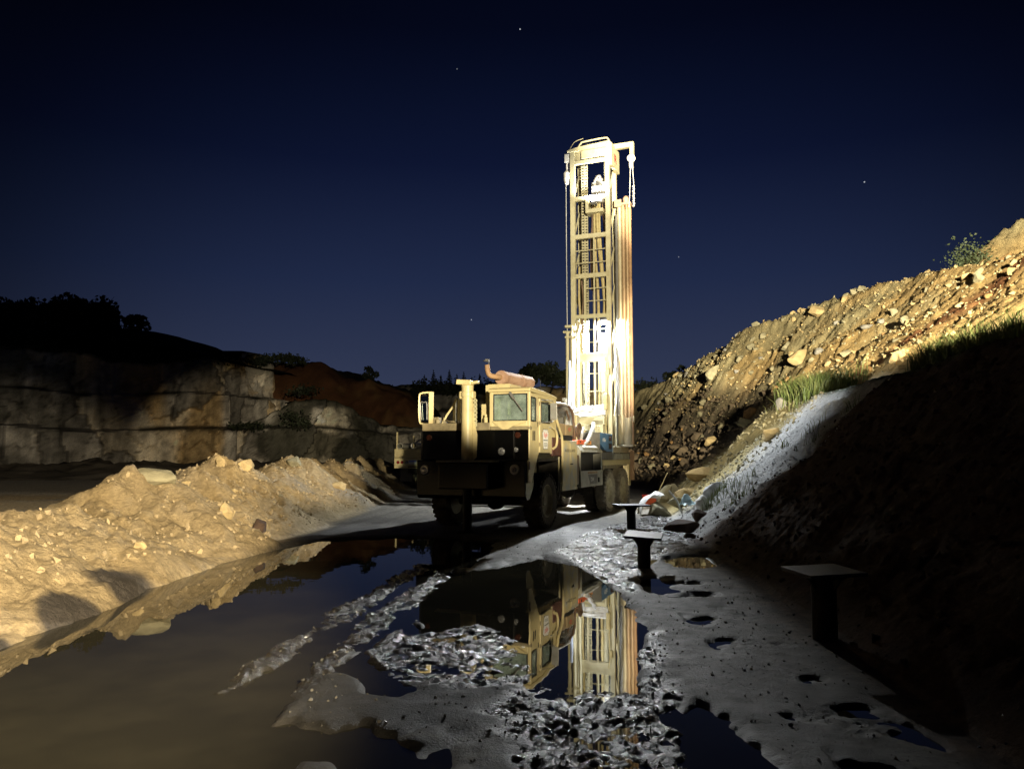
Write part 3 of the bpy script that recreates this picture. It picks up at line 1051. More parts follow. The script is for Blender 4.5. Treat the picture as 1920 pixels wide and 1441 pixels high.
    g.tube([(-1.55, .17, 2.6), (-1.57, .17, 3.0), (-1.48, .17, 3.02), (-1.40, .17, 3.0), (-1.39, .17, 2.6)], .012, 6)
    g.build("mirror_stay", M['steel'], ml, 0, True)
    # cab -------------------------------------------------------
    T0, T1, S1 = .34, 1.35, 1.85
    cb = B()
    # front wall round the windscreen
    cb.box(T0, .44, .0, .06, 2.40, 3.24)
    cb.box(1.28, T1, .0, .06, 2.40, 3.24)
    cb.box(.44, 1.28, .0, .06, 2.40, 2.53)
    cb.box(.44, 1.28, .0, .06, 3.15, 3.24)
    # bulge under the screen
    cb.prism([(.40, 2.53), (.55, 2.41), (.68, 2.33), (.80, 2.33), (.92, 2.40), (1.28, 2.50), (1.28, 2.53)], 'y', -.03, .0)
    # far side wall with opening
    cb.box(T0, T0 + .05, .06, S1, 2.40, 2.55)
    cb.box(T0, T0 + .05, .06, S1, 3.10, 3.20)
    for s in (.5, 1.1, 1.75):
        cb.box(T0, T0 + .05, s, s + .10, 2.55, 3.10)
    # rear wall with opening
    cb.box(T0, T1, S1 - .05, S1, 2.40, 2.62)
    cb.box(T0, T1, S1 - .05, S1, 3.05, 3.18)
    for t in (T0 + .05, .8, T1 - .12):
        cb.box(t, t + .10, S1 - .05, S1, 2.62, 3.05)
    # near side wall: pillars and sill
    cb.box(T1 - .05, T1 - .002, .06, .50, 2.36, 2.51)
    cb.box(T1 - .05, T1 - .002, .38, .56, 2.51, 3.10)
    cb.box(T1 - .05, T1 - .002, .06, S1, 3.08, 3.17)
    cb.box(T1 - .05, T1 - .002, 1.42, S1, 1.78, 3.10)
    # lower side: front panel with the tapered skirt
    cb.prism([(-.02, 2.40), (-.02, 1.66), (-.12, 1.60), (-.12, 1.12), (.10, 1.12), (.52, 1.72), (.58, 1.78), (.58, 2.40)], 'x', T1 - .04, T1 - .002)
    cb.box(.36, T1 - .05, .06, S1, 2.34, 2.40)
    cb.box(T1 - .75, T1 - .05, 1.0, S1, 1.70, 1.78)
    cab = cb.build("cab", M['paint'], rig, .012)
    rf = B()
    rf.prism([(-.06, 3.20), (-.03, 3.27), (.05, 3.30), (.9, 3.27), (1.80, 3.20), (1.90, 3.17), (1.90, 3.13), (.0, 3.19)], 'x', T0 - .02, T1 + .015)
    rf.build("cab_roof", M['paint'], rig, .025)
    rk = B()
    rk.box(.06, .62, .55, 1.3, 3.26, 3.44)
    rk.box(.02, .34, .5, .62, 2.5, 3.42)
    rk.box(-.02, .34, .35, .5, 2.5, 2.95)
    rk.lathe([(0, .01), (0, .05), (.12, .05), (.14, .03), (.2, .03), (.2, .01)], (.16, .2, 2.5), 'z', 12)
    rk.build("cab_side_cowl", M['paint'], rig, .015)
    gs = B()
    gs.box(.0, T1 + .06, .0, 0.001, 0, 0) if False else None
    wfr = B()
    # rubber gasket of the windscreen
    def ring(mb, t0, t1, z0, z1, y0, y1, wd, axis='y'):
        for a in ((t0 - wd, t1 + wd, z0 - wd, z0), (t0 - wd, t1 + wd, z1, z1 + wd), (t0 - wd, t0, z0, z1), (t1, t1 + wd, z0, z1)):
            if axis == 'y':
                mb.box(a[0], a[1], y0, y1, a[2], a[3])
            else:
                mb.box(y0, y1, a[0], a[1], a[2], a[3])
    ring(wfr, .46, 1.26, 2.55, 3.13, -.012, .03, .022)
    ws = wfr.build("windscreen", M['rubber'], rig, .006)
    g = B()
    g.box(.46, 1.26, .008, .018, 2.55, 3.13)
    g.build("windscreen_glass", M['glass'], ws)
    wi = B()
    wi.tube([(.86, -.03, 3.20), (1.0, -.06, 3.0), (1.19, -.05, 2.74)], .014, 6, 1)
    wi.box(-.2, .22, -.012, .012, -.018, .018) if False else None
    wi.box(.84, 1.02, -.075, -.05, 3.07, 3.13, (0, R(55), 0))
    wi.build("wiper", M['steel'], ws, 0)
    q = B()
    ring(q, .08, .36, 2.54, 3.05, T1 - .03, T1 + .012, .02, 'x')
    qw = q.build("quarter_window", M['rubber'], rig, .005)
    g = B()
    g.box(T1 - .02, T1 - .01, .08, .36, 2.54, 3.05)
    g.build("quarter_glass", M['glass'], qw)
    # door
    dr = B()
    dr.box(T1 - .03, T1 + .022, .60, 1.40, 1.80, 2.50)
    dr.box(T1 - .03, T1 + .022, .60, .68, 2.50, 3.07)
    dr.box(T1 - .03, T1 + .022, 1.32, 1.40, 2.50, 3.07)
    dr.box(T1 - .03, T1 + .022, .68, 1.32, 3.0, 3.07)
    door = dr.build("cab_door", M['paint'], rig, .012)
    g = B()
    ring(g, .72, 1.28, 2.54, 2.96, T1 - .01, T1 + .026, .018, 'x')
    g.build("door_window_seal", M['rubber'], door, .004)
    g = B()
    g.box(T1 - .006, T1 + .004, .72, 1.28, 2.54, 2.96)
    g.build("door_glass", M['glass'], door)
    g = B()
    g.box(T1 + .022, T1 + .05, 1.24, 1.36, 2.40, 2.43)
    g.build("door_handle", M['steel'], door, .006)
    g = B()
    for s in (.585,):
        for z in (1.95, 2.45, 2.9):
            g.cyl((T1 + .02, s, z), (T1 + .02, s, z + .09), .014, n=8)
    pieces(g, "door_hinge", M['paint_dull'], door)
    # keystone shaped company decal
    k = B()
    key = [(.80, 2.36), (1.14, 2.36), (1.14, 2.30), (1.20, 2.30), (1.12, 1.88), (.82, 1.88), (.74, 2.30), (.80, 2.30)]
    k.prism(key, 'x', T1 + .022, T1 + .025)
    dc = k.build("door_decal", M['inkblack'], door)
    k = B()
    cx, cz = .97, 2.12
    k.prism([(cx + (a - cx) * .92, cz + (b - cz) * .95) for a, b in key], 'x', T1 + .025, T1 + .0275)
    k.build("decal_field", M['white'], dc)
    text("decal_name", "Eagle", .15, M['red'], dc, (T1 + .0278, .97, 2.225), SIDE, .001, .82, .2)
    k = B()
    for z, hh, a, b in ((2.105, .022, .82, 1.12), (2.03, .012, .85, 1.08), (2.0, .012, .85, 1.09), (1.97, .012, .86, 1.08)):
        k.box(T1 + .0276, T1 + .029, a, b, z - hh, z + hh * .2)
    k.build("decal_line", M['inkgrey'], dc)
    text("decal_number", "41", .05, M['inkgrey'], dc, (T1 + .0278, .98, 1.925), SIDE, .001)
    v = B()
    for s in (.16, .27):
        v.box(T1 - .004, T1 + .004, s, s + .055, 2.08, 2.30)
    pieces(v, "side_vent", M['rubber'], rig)
    v = B()
    v.box(T1 - .004, T1 + .012, -.09, -.03, 1.42, 1.60)
    v.build("side_reflector", M['dred'], rig, .004)
    # interior
    i = B()
    i.box(.50, .78, 1.2, 1.36, 2.40, 3.02)
    i.box(.95, 1.22, 1.2, 1.36, 2.40, 3.0)
    i.box(.40, 1.28, .12, .32, 2.40, 2.56)
    pieces(i, "cab_seat", M['seat'], rig, .04)
    i = B()
    i.lathe([(-.012, .17), (.012, .17), (.012, .195), (-.012, .195)], (1.0, .42, 2.66), 'y', 24)
    i.cyl((1.0, .42, 2.66), (1.0, .22, 2.5), .02)
    i.box(.83, 1.17, .41, .43, 2.65, 2.67)
    i.build("steering_wheel", M['rubber'], rig, 0, True)
    # near side mirror and antenna
    a = B()
    a.box(T1 + .14, T1 + .30, 1.0, 1.05, 2.58, 2.98)
    a.tube([(T1, .62, 3.05), (T1 + .2, 1.02, 3.03), (T1 + .22, 1.03, 2.95)], .012, 6, 1)
    a.tube([(T1, .62, 2.5), (T1 + .2, 1.02, 2.54), (T1 + .22, 1.03, 2.6)], .012, 6, 1)
    a.build("side_mirror", M['steel'], rig, .01)
    a = B()
    a.tube([(T1 - .02, .70, 3.20), (T1, .70, 3.42), (T1, .70, 3.52)], .007, 5, 1)
    a.build("antenna", M['blackm'], rig)
    # muffler on the roof
    mf = B()
    p0, p1 = Vector((.30, .75, 3.62)), Vector((.50, 2.20, 3.60))
    dv = (p1 - p0).normalized()
    mf.cyl(p0, p1, .165, n=32)
    mf.cyl(p0 + dv * .03, p0 + dv * .09, .175, n=32)
    mf.cyl(p0 + dv * .92, p0 + dv * .97, .172, n=32)
    mf.cyl(p1, p1 + dv * .04, .165, .12, n=32)
    for q_ in (.35, 1.1):
        pp = p0 + dv * q_
        mf.box(pp.x - .12, pp.x + .12, pp.y - .04, pp.y + .04, 3.24, 3.50)
    mu = mf.build("muffler", M['rust'], rig, 0, True)
    e = B()
    e.tube([tuple(p0 + dv * .02), tuple(p0 - dv * .12), (.16, .50, 3.64), (.10, .46, 3.72), (.08, .45, 3.90)], .062, 14, 5)
    e.build("exhaust_elbow", M['orange_rust'], mu, 0, True)
    e = B()
    e.lathe([(0, .005), (0, .07), (.012, .07), (.012, .005)], (.07, .40, 3.99), 'z', 16)
    e.cyl((.10, .50, 3.86), (.10, .52, 3.99), .012, n=8)
    e.box(.04, .12, .42, .50, 3.98, 4.04)
    e.build("rain_cap", M['dgrey'], mu, 0)
    # hand rail / hose arch behind the door
    hs = B()
    hs.tube([(T1 - .02, 1.72, 3.05), (T1 + .05, 1.74, 2.6), (T1 + .06, 1.95, 2.35), (T1 + .06, 2.12, 2.1), (T1 + .06, 2.12, 1.2), (T1 + .04, 2.08, 1.02)], .032, 10)
    hs.tube([(T1 + .02, 1.40, 2.42), (T1 + .05, 1.62, 2.36), (T1 + .06, 1.72, 2.2), (T1 + .06, 1.66, 1.98), (T1 + .03, 1.50, 1.90)], .03, 10)
    pieces(hs, "grab_rail", M['paint'], rig, 0, True)
    hs = B()
    hs.tube([(T1 - .06, 1.80, 3.06), (T1 - .04, 1.86, 2.6), (T1 - .04, 1.95, 2.3), (T1 - .02, 2.2, 1.95)], .05, 10)
    hs.build("air_intake_pipe", M['dgrey'], rig, 0, True)
    st = B()
    st.box(.75, T1 + .02, 1.50, 2.22, 1.72, 2.18)
    st.build("battery_box", M['dred'], rig, .02)
    mfp = B()
    mfp.box(.85, T1, 1.95, 1.975, .86, 1.70)
    mfp.box(.85, T1 - .01, .02, 1.95, 1.60, 1.66)
    pieces(mfp, "mudflap", M['chassis'], rig)
    bx = B()
    bx.tube([(T1 - .02, 2.12, 1.05), (T1, 2.10, .80), (T1, 2.02, .66), (T1 - .3, 2.02, .62)], .02, 8, 1)
    bx.build("step_iron", M['dgrey'], rig)
    for t, o in ((-1.20, -1), (1.18, 1)):
        tyre((t, 1.15, .66), .66, .42, o, M['tyre'], rig, M['rim'])
    for s in (7.0, 8.75):
        for t, o in ((-1.18, -1), (1.20, 1)):
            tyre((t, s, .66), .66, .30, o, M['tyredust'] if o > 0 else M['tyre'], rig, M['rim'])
        for t, o in ((-.80, -1), (.82, 1)):
            tyre((t, s, .66), .655, .30, o, M['tyre'], rig, M['rim'])
    # engine and compressor bed
    e = B()
    e.box(-1.32, .68, 1.95, 3.8, 1.1, 2.20)
    e.box(-1.32, .98, 3.8, 6.2, 1.1, 2.02)
    e.build("engine_housing", M['paint_dull'], rig, .03)
    cbn = B()
    cbn.box(.70, T1, 2.28, 3.56, .90, 2.09)
    cbn.box(.68, T1 + .012, 2.26, 3.58, .84, .90)
    cbn.box(.68, T1 + .01, 2.26, 3.58, 2.085, 2.12)
    cab2 = cbn.build("tool_cabinet", M['cabinet'], rig, .012)
    for s0 in (2.31, 2.93):
        k = B()
        k.box(T1 - .002, T1 + .016, s0, s0 + .60, .95, 2.05)
        k.build("cabinet_door", M['cabinet'], cab2, .008)
    k = B()
    k.box(T1 + .016, T1 + .04, 2.92, 3.10, 1.50, 1.53)
    pieces(k, "latch", M['inkblack'], cab2)
    text("cabinet_lettering", "INGERSOLL-RAND", .105, M['inkblack'], cab2, (T1 + .0165, 2.92, 1.86), SIDE, .001, 1.0)
    k = B()
    k.box(.9, T1 - .03, 3.60, 3.86, .95, 1.75)
    k.build("hose_tray", M['hose_br'], rig, .02)
    cp = B()
    cp.box(1.0, T1 - .02, 3.92, 6.14, .86, .90)
    cp.box(T1 - .04, T1, 3.90, 6.14, .86, 1.31)
    cp.box(T1 - .05, T1 - .006, 3.90, 3.96, 1.31, 1.84)
    cp.box(T1 - .05, T1 - .006, 6.04, 6.12, 1.31, 1.84)
    cp.prism([(T1 + .0, 1.82), (T1 + .0, 1.86), (T1 - .12, 2.04), (.9, 2.04), (.9, 1.98), (T1 - .10, 1.82)], 'y', 3.90, 6.14)
    cp.box(.95, T1 - .05, 3.90, 3.94, .86, 1.84)
    cp.box(.95, T1 - .05, 6.08, 6.12, .86, 1.84)
    cpo = cp.build("compressor_case", M['grey'], rig, .008)
    k = B()
    k.box(.96, 1.08, 3.96, 6.06, .92, 1.80)
    k.build("radiator_core", M['rubber'], cpo)
    k = B()
    k.box(T1, T1 + .012, 4.10, 4.18, 1.36, 1.52)
    k.box(T1 + .0, T1 + .03, 5.62, 5.72, .96, 1.10)
    pieces(k, "latch", M['inkblack'], cpo)
    k = B()
    k.prism([(4.62, 1.20), (5.55, 1.20), (5.55, .93), (4.82, .93)], 'x', T1, T1 + .004)
    k.build("model_plate", M['dgrey'], cpo)
    k = B()
    k.prism([(4.56, 1.275), (5.55, 1.275), (5.55, 1.225), (4.60, 1.225)], 'x', T1, T1 + .004)
    k.build("plate_stripe", M['orange_rust'], cpo)
    text("model_lettering", "T3W", .16, M['white'], cpo, (T1 + .0045, 5.02, 1.055), SIDE, .001, 1.0)
    # rear deck
    dk = B()
    dk.box(-T1, T1, 6.16, 7.9, 1.46, 1.60)
    dk.box(.75, T1, 7.9, 9.76, 1.46, 1.60)
    dk.box(-T1, -.60, 7.9, 9.76, 1.46, 1.60)
    dk.box(-.60, .75, 9.60, 9.76, 1.46, 1.60)
    dk.box(T1 - .10, T1 + .01, 6.16, 9.78, 1.44, 1.585)
    dk.build("rear_deck", M['paint'], rig, .015)
    dk = B()
    dk.prism([(6.20, 1.44), (9.30, 1.44), (9.2, 1.40), (8.75, 1.42), (8.2, 1.36), (7.86, 1.32), (7.5, 1.38), (7.0, 1.40), (6.4, 1.34), (6.20, 1.28)], 'x', .6, T1 - .005)
    dk.build("mudguard", M['paint_dull'], rig)
    dk = B()
    dk.box(T1 - .18, T1 - .02, 6.2, 7.45, 1.60, 1.83)
    dk.box(T1 - .7, T1 - .2, 6.2, 7.45, 1.60, 1.82)
    dk.build("deck_locker", M['dgrey'], rig, .01)
    dk = B()
    dk.box(.75, T1 - .01, 7.52, 9.62, 1.60, 1.80)
    for s0 in (7.56, 8.6):
        dk.box(T1 - .016, T1 + .002, s0, s0 + .95, 1.63, 1.78)
    dk.build("parts_tray", M['grey'], rig, .01)
    dk = B()
    dk.box(.72, T1 - .02, 7.54, 8.55, 1.82, 2.02)
    dk.box(.72, T1 - .02, 8.60, 9.58, 1.82, 2.02)
    dk.build("rod_rack_base", M['pipel'], rig, .015)
    # rear jack posts
    for t in (-1.25, 1.25):
        p = B()
        p.box(t - .10, t + .10, 9.50, 9.74, .72, 1.60)
        rj = p.build("rear_jack", M['paint'], rig, .012)
        p = B()
        p.cyl((t, 9.62, .02), (t, 9.62, .74), .085, n=20)
        p.lathe([(0, .01), (0, .2), (.04, .2), (.06, .1), (.06, .01)], (t, 9.62, -.02), 'z', 20)
        p.build("jack_leg", M['dgrey'], rj, 0, True)
    p = B()
    p.box(T1, T1 + .14, 9.66, 9.72, .9, 1.9)
    p.box(T1 + .02, T1 + .12, 9.64, 9.70, 2.5, 3.0)
    pieces(p, "tail_bracket", M['orange_rust'], rig, .01)
    # pressure tank and hoses over the engine
    tk = B()
    tk.lathe([(0, .01), (0, .10), (.04, .15), (1.58, .15), (1.64, .12), (1.66, .01)], (.80, 2.30, 2.90), 'y', 28)
    tk.build("air_receiver", M['chrome'], rig, 0, True)
    tk = B()
    for s in (2.5, 3.7):
        tk.box(.68, .92, s, s + .08, 2.2, 2.78)
    pieces(tk, "receiver_bracket", M['dgrey'], rig)
    hz = B()
    for i_ in range(6):
        a_ = i_ * .06
        hz.tube([(.95 - a_, 2.05, 3.06 + .03 * (i_ % 3)), (.98 - a_, 2.9, 3.12 + .02 * i_), (1.02 - a_, 3.8, 3.10), (1.04 - a_, 4.25 + a_, 2.9), (1.0 - a_, 4.35 + a_, 2.55), (.95 - a_ * .6, 4.4 + a_, 2.1)], .030, 8)
    pieces(hz, "hydraulic_hose", M['hose_w'], rig, 0, True)
    hz = B()
    hz.tube([(.9, 3.2, 3.06), (1.0, 3.7, 3.12), (1.05, 4.1, 2.95), (1.03, 4.3, 2.6), (1.1, 4.2, 2.15)], .035, 8)
    hz.tube([(.75, 2.6, 3.09), (.8, 3.4, 3.16), (.85, 4.0, 3.1), (.85, 4.5, 2.7), (.9, 4.6, 2.1)], .03, 8)
    pieces(hz, "return_hose", M['hose_br'], rig, 0, True)
    hz = B()
    hz.tube([(1.20, 4.6, 2.06), (1.22, 4.9, 2.12), (1.2, 5.3, 2.30), (1.15, 5.8, 2.55), (1.0, 6.4, 2.7)], .06, 10)
    hz.tube([(1.16, 4.5, 2.05), (1.12, 4.8, 2.35), (1.05, 5.1, 2.5), (.9, 5.2, 2.2)], .045, 10)
    pieces(hz, "canvas_sleeve", M['hose_w'], rig, 0, True)
    hr = B()
    hr.lathe([(-.12, .12), (-.12, .24), (-.09, .24), (-.09, .15), (.09, .15), (.09, .24), (.12, .24), (.12, .12)], (.95, 4.75, 2.42), 'x', 24)
    hr.build("hose_reel", M['hose_br'], rig, 0, True)
    st = B()
    for s0, h0 in ((4.9, 2.95), (5.25, 2.88), (5.6, 2.75), (6.0, 2.95)):
        st.box(.2, .6, s0, s0 + .26, 1.95, h0)
    st.box(-.3, .9, 6.3, 7.0, 1.6, 2.5)
    st.build("valve_bank", M['paint'], rig, .02)
    build_mast(rig)
    return rig

def build_mast(rig):
    B = lambda: MB()
    FS, RS = 8.52, 9.56      # front and rear rail planes
    L0, L1, R0, R1 = -.36, -.20, .89, 1.04
    mb = B()
    for t0, t1 in ((L0, L1), (R0, R1)):
        mb.box(t0, t1, FS, FS + .16, 1.62, 12.30)
        mb.box(t0, t1, RS - .14, RS, 1.62, 12.20)
    mast = mb.build("mast", M['mastp'], rig, .008)
    # front crossbeams
    for z, hgt in ((11.86, .12), (10.56, .15), (9.22, .15), (7.84, .15), (6.44, .13), (5.03, .30), (3.15, .16)):
        b = B()
        b.box(L1, R0, FS + .01, FS + .13, z - hgt / 2, z + hgt / 2)
        b.build("crossbeam", M['mastp'], mast, .006)
    for z in (8.74, 8.30, 7.40, 6.97, 5.98, 5.55, 4.48, 3.88):
        b = B()
        b.cyl((L1 if z > 8 else .12, FS + .08, z), (R0, FS + .08, z), .018, n=8)
        b.build("rung", M['mastp'], mast, 0, True)
    # side and rear lacing
    for z in np.arange(2.4, 11.9, 1.36):
        b = B()
        b.cyl((-.28, FS + .14, z), (-.28, RS - .1, z + 1.3), .03, n=8)
        b.cyl((.965, FS + .14, z), (.965, RS - .1, z + 1.3), .03, n=8)
        pieces(b, "lacing", M['mastp'], mast, 0, True)
    # inner rails
    b = B()
    b.box(.10, .17, FS + .02, FS + .10, 2.2, 7.8)
    b.box(.44, .485, FS + .03, FS + .08, 2.2, 9.2)
    b.box(-.05, -.0, RS - .3, RS - .24, 2.2, 11.7)
    pieces(b, "inner_rail", M['mastp'], mast, .004)
    # feed chains
    for t, s, n0, n1 in ((-.02, 8.95, 2.6, 11.8), (.09, 8.98, 2.6, 11.8), (.80, 8.95, 4.0, 11.8)):
        c = B()
        z = n0
        k = 0
        while z < n1:
            c.box(t - .045, t + .045, s - .02, s + .02, z, z + .045)
            for q in (-.05, .035):
                c.box(t + q, t + q + .015, s - .03, s + .03, z - .03, z + .075)
            z += .10
            k += 1
        c.build("feed_chain", M['mastp'] if t < .5 else M['grey'], mast)
    # pull down cylinder and hoses from the rotary head
    p = B()
    p.cyl((.30, 9.1, 2.3), (.32, 9.1, 10.6), .055, n=16)
    p.cyl((-.16, 9.2, 2.3), (-.16, 9.2, 11.4), .05, n=14)
    pieces(p, "feed_cylinder", M['paint_dull'], mast, 0, True)
    hoses = [([(.52, 8.9, 10.9), (.50, 8.85, 10.1), (.56, 8.85, 8.9), (.66, 8.85, 7.9), (.74, 8.85, 7.0), (.72, 8.85, 6.5)], .055, 'hose_y'),
             ([(.60, 8.9, 10.8), (.58, 8.85, 9.8), (.64, 8.85, 8.6), (.72, 8.85, 7.6), (.78, 8.85, 6.8)], .045, 'hose_y'),
             ([(.45, 8.9, 10.8), (.40, 8.9, 9.8), (.42, 8.9, 8.6), (.50, 8.9, 7.2), (.52, 8.9, 5.2), (.5, 8.9, 3.2)], .05, 'hose_y'),
             ([(.35, 8.95, 10.75), (.32, 8.95, 9.9), (.26, 8.95, 8.8), (.28, 8.95, 7.4)], .04, 'hose_br'),
             ([(.66, 8.95, 10.8), (.70, 8.95, 10.2), (.74, 8.95, 9.4), (.78, 8.9, 8.4), (.80, 8.9, 7.2)], .035, 'hose_br'),
             ([(-.10, 8.7, 8.2), (-.12, 8.7, 7.2), (-.08, 8.7, 6.4), (-.04, 8.65, 5.4), (-.08, 8.65, 4.2), (-.02, 8.6, 3.1)], .04, 'hose_y'),
             ([(-.02, 8.68, 7.7), (.04, 8.68, 7.1), (.0, 8.68, 6.5), (.03, 8.62, 5.9)], .035, 'hose_br')]
    for pts, r, mk in hoses:
        h = B()
        h.tube(pts, r, 8)
        h.build("rotary_hose", M[mk], mast, 0, True)
    # rotary head
    r = B()
    r.box(.36, .86, 8.7, 9.2, 10.72, 11.0)
    r.cyl((.62, 8.95, 11.0), (.62, 8.95, 11.30), .14, n=20)
    r.cyl((.42, 8.85, 10.98), (.42, 8.85, 11.16), .09, n=16)
    r.cyl((.78, 8.80, 10.6), (.78, 8.80, 11.12), .10, n=16)
    r.tube([(.62, 8.95, 11.28), (.60, 8.9, 11.40), (.52, 8.85, 11.36), (.44, 8.8, 11.16)], .05, 10)
    r.lathe([(0, .01), (0, .12), (.10, .13), (.22, .09), (.22, .01)], (.68, 8.75, 10.40), 'z', 18)
    r.build("rotary_head", M['steel'], mast, .02, True)
    r = B()
    r.box(.16, .78, 8.6, 9.1, 10.05, 10.18)
    r.box(.16, .26, 8.6, 9.1, 10.18, 10.5)
    r.build("rod_guide", M['mastp'], mast, .01)
    # crown
    c = B()
    c.prism([(L0 - .10, 12.26), (L0 - .10, 12.33), (-.10, 12.40), (1.06, 12.48), (1.12, 12.40), (1.12, 12.26)], 'y', FS - .02, FS + .06)
    c.prism([(L0 - .10, 12.26), (L0 - .10, 12.32), (.10, 12.40), (1.12, 12.40), (1.12, 12.26)], 'y', RS - .06, RS)
    c.box(L0 - .06, L0 + .02, FS, RS, 12.26, 12.36)
    c.box(1.02, 1.14, FS, RS, 11.62, 12.40)
    c.box(L0 - .02, R1, FS + .07, FS + .16, 12.22, 12.30)
    cr = c.build("crown", M['mastp'], mast, .01)
    c = B()
    c.box(.06, .90, FS - .03, FS + .0, 11.95, 12.24)
    c.box(-.30, .0, FS + .05, FS + .08, 11.95, 12.2)
    pieces(c, "crown_plate", M['mastp'], cr, .008)
    c = B()
    for t in (.2, .42, .66):
        c.lathe([(-.04, .06), (-.04, .26), (-.015, .22), (.015, .22), (.04, .26), (.04, .06)], (t, 9.0, 12.40), 'x', 24)
    c.cyl((L0, 9.0, 12.40), (R1, 9.0, 12.40), .05)
    c.build("sheave", M['steel'], cr, 0, True)
    c = B()
    c.tube([(-.12, FS + .1, 12.38), (.02, FS + .1, 12.56), (.12, FS + .1, 12.60), (.85, FS + .1, 12.63), (.98, FS + .1, 12.58), (1.04, FS + .1, 12.44)], .03, 8)
    c.tube([(-.42, FS + .1, 12.36), (-.2, FS + .05, 12.62), (.1, FS + .1, 12.72)], .01, 6)
    c.build("crown_guard", M['mastp'], cr, 0, True)
    c = B()
    c.box(1.04, 1.78, 9.0, 9.16, 12.34, 12.52)
    c.box(1.64, 1.78, 9.0, 9.16, 12.05, 12.36)
    jb = c.build("jib_arm", M['mastp'], mast, .012)
    c = B()
    c.lathe([(-.05, .03), (-.05, .14), (.0, .11), (.05, .14), (.05, .03)], (1.68, 9.08, 11.95), 'y', 20)
    c.box(1.62, 1.74, 9.0, 9.16, 11.60, 11.95)
    c.build("jib_block", M['hose_w'], jb, .01)
    c = B()
    c.tube([(1.66, 9.05, 11.75), (1.60, 9.1, 10.6), (1.56, 9.15, 10.25)], .014, 6, 1)
    c.tube([(1.72, 9.05, 11.75), (1.76, 9.1, 10.9), (1.74, 9.1, 10.35)], .014, 6, 1)
    pieces(c, "jib_cable", M['hose_w'], jb)
    c = B()
    for i_ in range(9):
        c.lathe([(-.04, .005), (-.02, .04), (.02, .04), (.04, .005)], (1.735 + .012 * (i_ % 2), 9.1, 10.95 - i_ * .085), 'z', 10)
    c.build("hoist_chain", M['hose_w'], jb, 0, True)
    # logo on the right flank of the mast top
    text("mast_logo", "IR", .42, M['red'], mast, (R1 + .104, 8.98, 11.95), (R(90), R(0), R(90)), .004, 1.0)
    # hook block on the left flank
    c = B()
    c.box(-.56, -.40, FS, FS + .14, 11.92, 12.22)
    c.cyl((-.48, FS + .05, 11.92), (-.48, FS + .05, 11.66), .035)
    c.lathe([(0, .01), (.03, .07), (.22, .11), (.42, .11), (.52, .04), (.52, .01)], (-.49, FS + .05, 11.12), 'z', 18)
    hb = c.build("hook_block", M['hose_w'], mast, .01)
    c = B()
    c.tube([(-.52, FS + .05, 11.3), (-.52, FS + .05, 8.5), (-.51, FS + .05, 5.95), (-.53, FS + .05, 4.7), (-.48, FS, 3.8)], .013, 6, 1)
    c.build("hoist_cable", M['hose_w'], hb)
    # side bracket with raising cylinders
    c = B()
    c.tube([(-.60, FS - .12, 5.92), (-.20, FS - .12, 5.90), (-.04, FS - .12, 5.94), (-.02, FS - .1, 6.2)], .045, 10)
    c.box(-.52, -.30, FS - .2, FS, 6.06, 6.14)
    c.box(-.52, -.08, FS - .2, FS - .05, 5.70, 5.76)
    c.build("cylinder_bracket", M['mastp'], mast, .004)
    c = B()
    c.cyl((-.46, FS - .12, 2.2), (-.45, FS - .12, 5.9), .06, n=16)
    c.cyl((-.28, FS - .14, 2.2), (-.27, FS - .14, 5.9), .075, n=16)
    c.cyl((-.10, FS - .10, 2.2), (-.10, FS - .10, 6.3), .05, n=16)
    pieces(c, "raising_cylinder", M['mastp'], mast, 0, True)
    c = B()
    c.tube([(-.36, FS - .2, 4.9), (-.34, FS - .24, 4.2), (-.38, FS - .24, 3.2), (-.36, FS - .2, 2.6)], .05, 10)
    c.build("blue_hose", mat("blue_white_hose", (0.45, 0.52, 0.70), 0.5), mast, 0, True)
    c = B()
    c.box(-.62, -.34, 8.30, 8.44, 3.56, 3.66)
    c.cyl((-.50, 8.36, 2.0), (-.50, 8.36, 3.62), .09, n=16)
    c.build("davit_post", M['grey'], mast, .01)
    # loops of hose at the table level
    h = B()
    rr = random.Random(3)
    for i_ in range(7):
        z0 = 3.35 - i_ * .05
        h.tube([(-.28, 8.3, z0 + .25), (-.1 + rr.uniform(-.1, .1), 8.2 - i_ * .03, z0 - .05), (.2, 8.15 - i_ * .03, z0 - .02 + rr.uniform(-.1, .1)), (.55, 8.25, z0), (.85, 8.4, z0 + .05)], .028, 8)
    pieces(h, "table_hose", M['hose_w'], mast, 0, True)
    # operator table and rod box
    t = B()
    t.box(-.45, .30, 7.75, 8.35, 1.60, 2.75)
    t.box(-.2, .85, 8.25, 9.0, 2.75, 3.02)
    t.box(.35, .75, 7.8, 8.35, 1.6, 2.3)
    for i_ in range(6):
        t.cyl((.36 + i_ * .07, 8.2, 2.3), (.36 + i_ * .07, 8.15, 2.7), .02, n=8)
    t.box(.45, .80, 8.25, 8.5, 2.3, 2.9)
    t.build("drill_table", M['mastp'], mast, .02)
    # big feed tube beside the right rail
    p = B()
    p.cyl((.64, 8.95, 1.7), (.64, 8.95, 5.9), .085, n=20)
    p.cyl((.80, 9.05, 1.7), (.80, 9.05, 6.3), .05, n=16)
    pieces(p, "standpipe", M['mastp'], mast, 0, True)
    p = B()
    p.box(.88, .98, 8.40, 8.50, 4.4, 4.62)
    p.tube([(.86, 8.45, 5.0), (.90, 8.42, 4.6), (.88, 8.42, 3.9), (.92, 8.42, 3.4), (.86, 8.4, 2.8), (.9, 8.4, 2.3)], .022, 8)
    p.lathe([(0, .01), (0, .08), (.5, .08), (.55, .01)], (.86, 8.42, 3.25), 'z', 14)
    p.build("control_line", M['hose_y'], mast, 0, True)
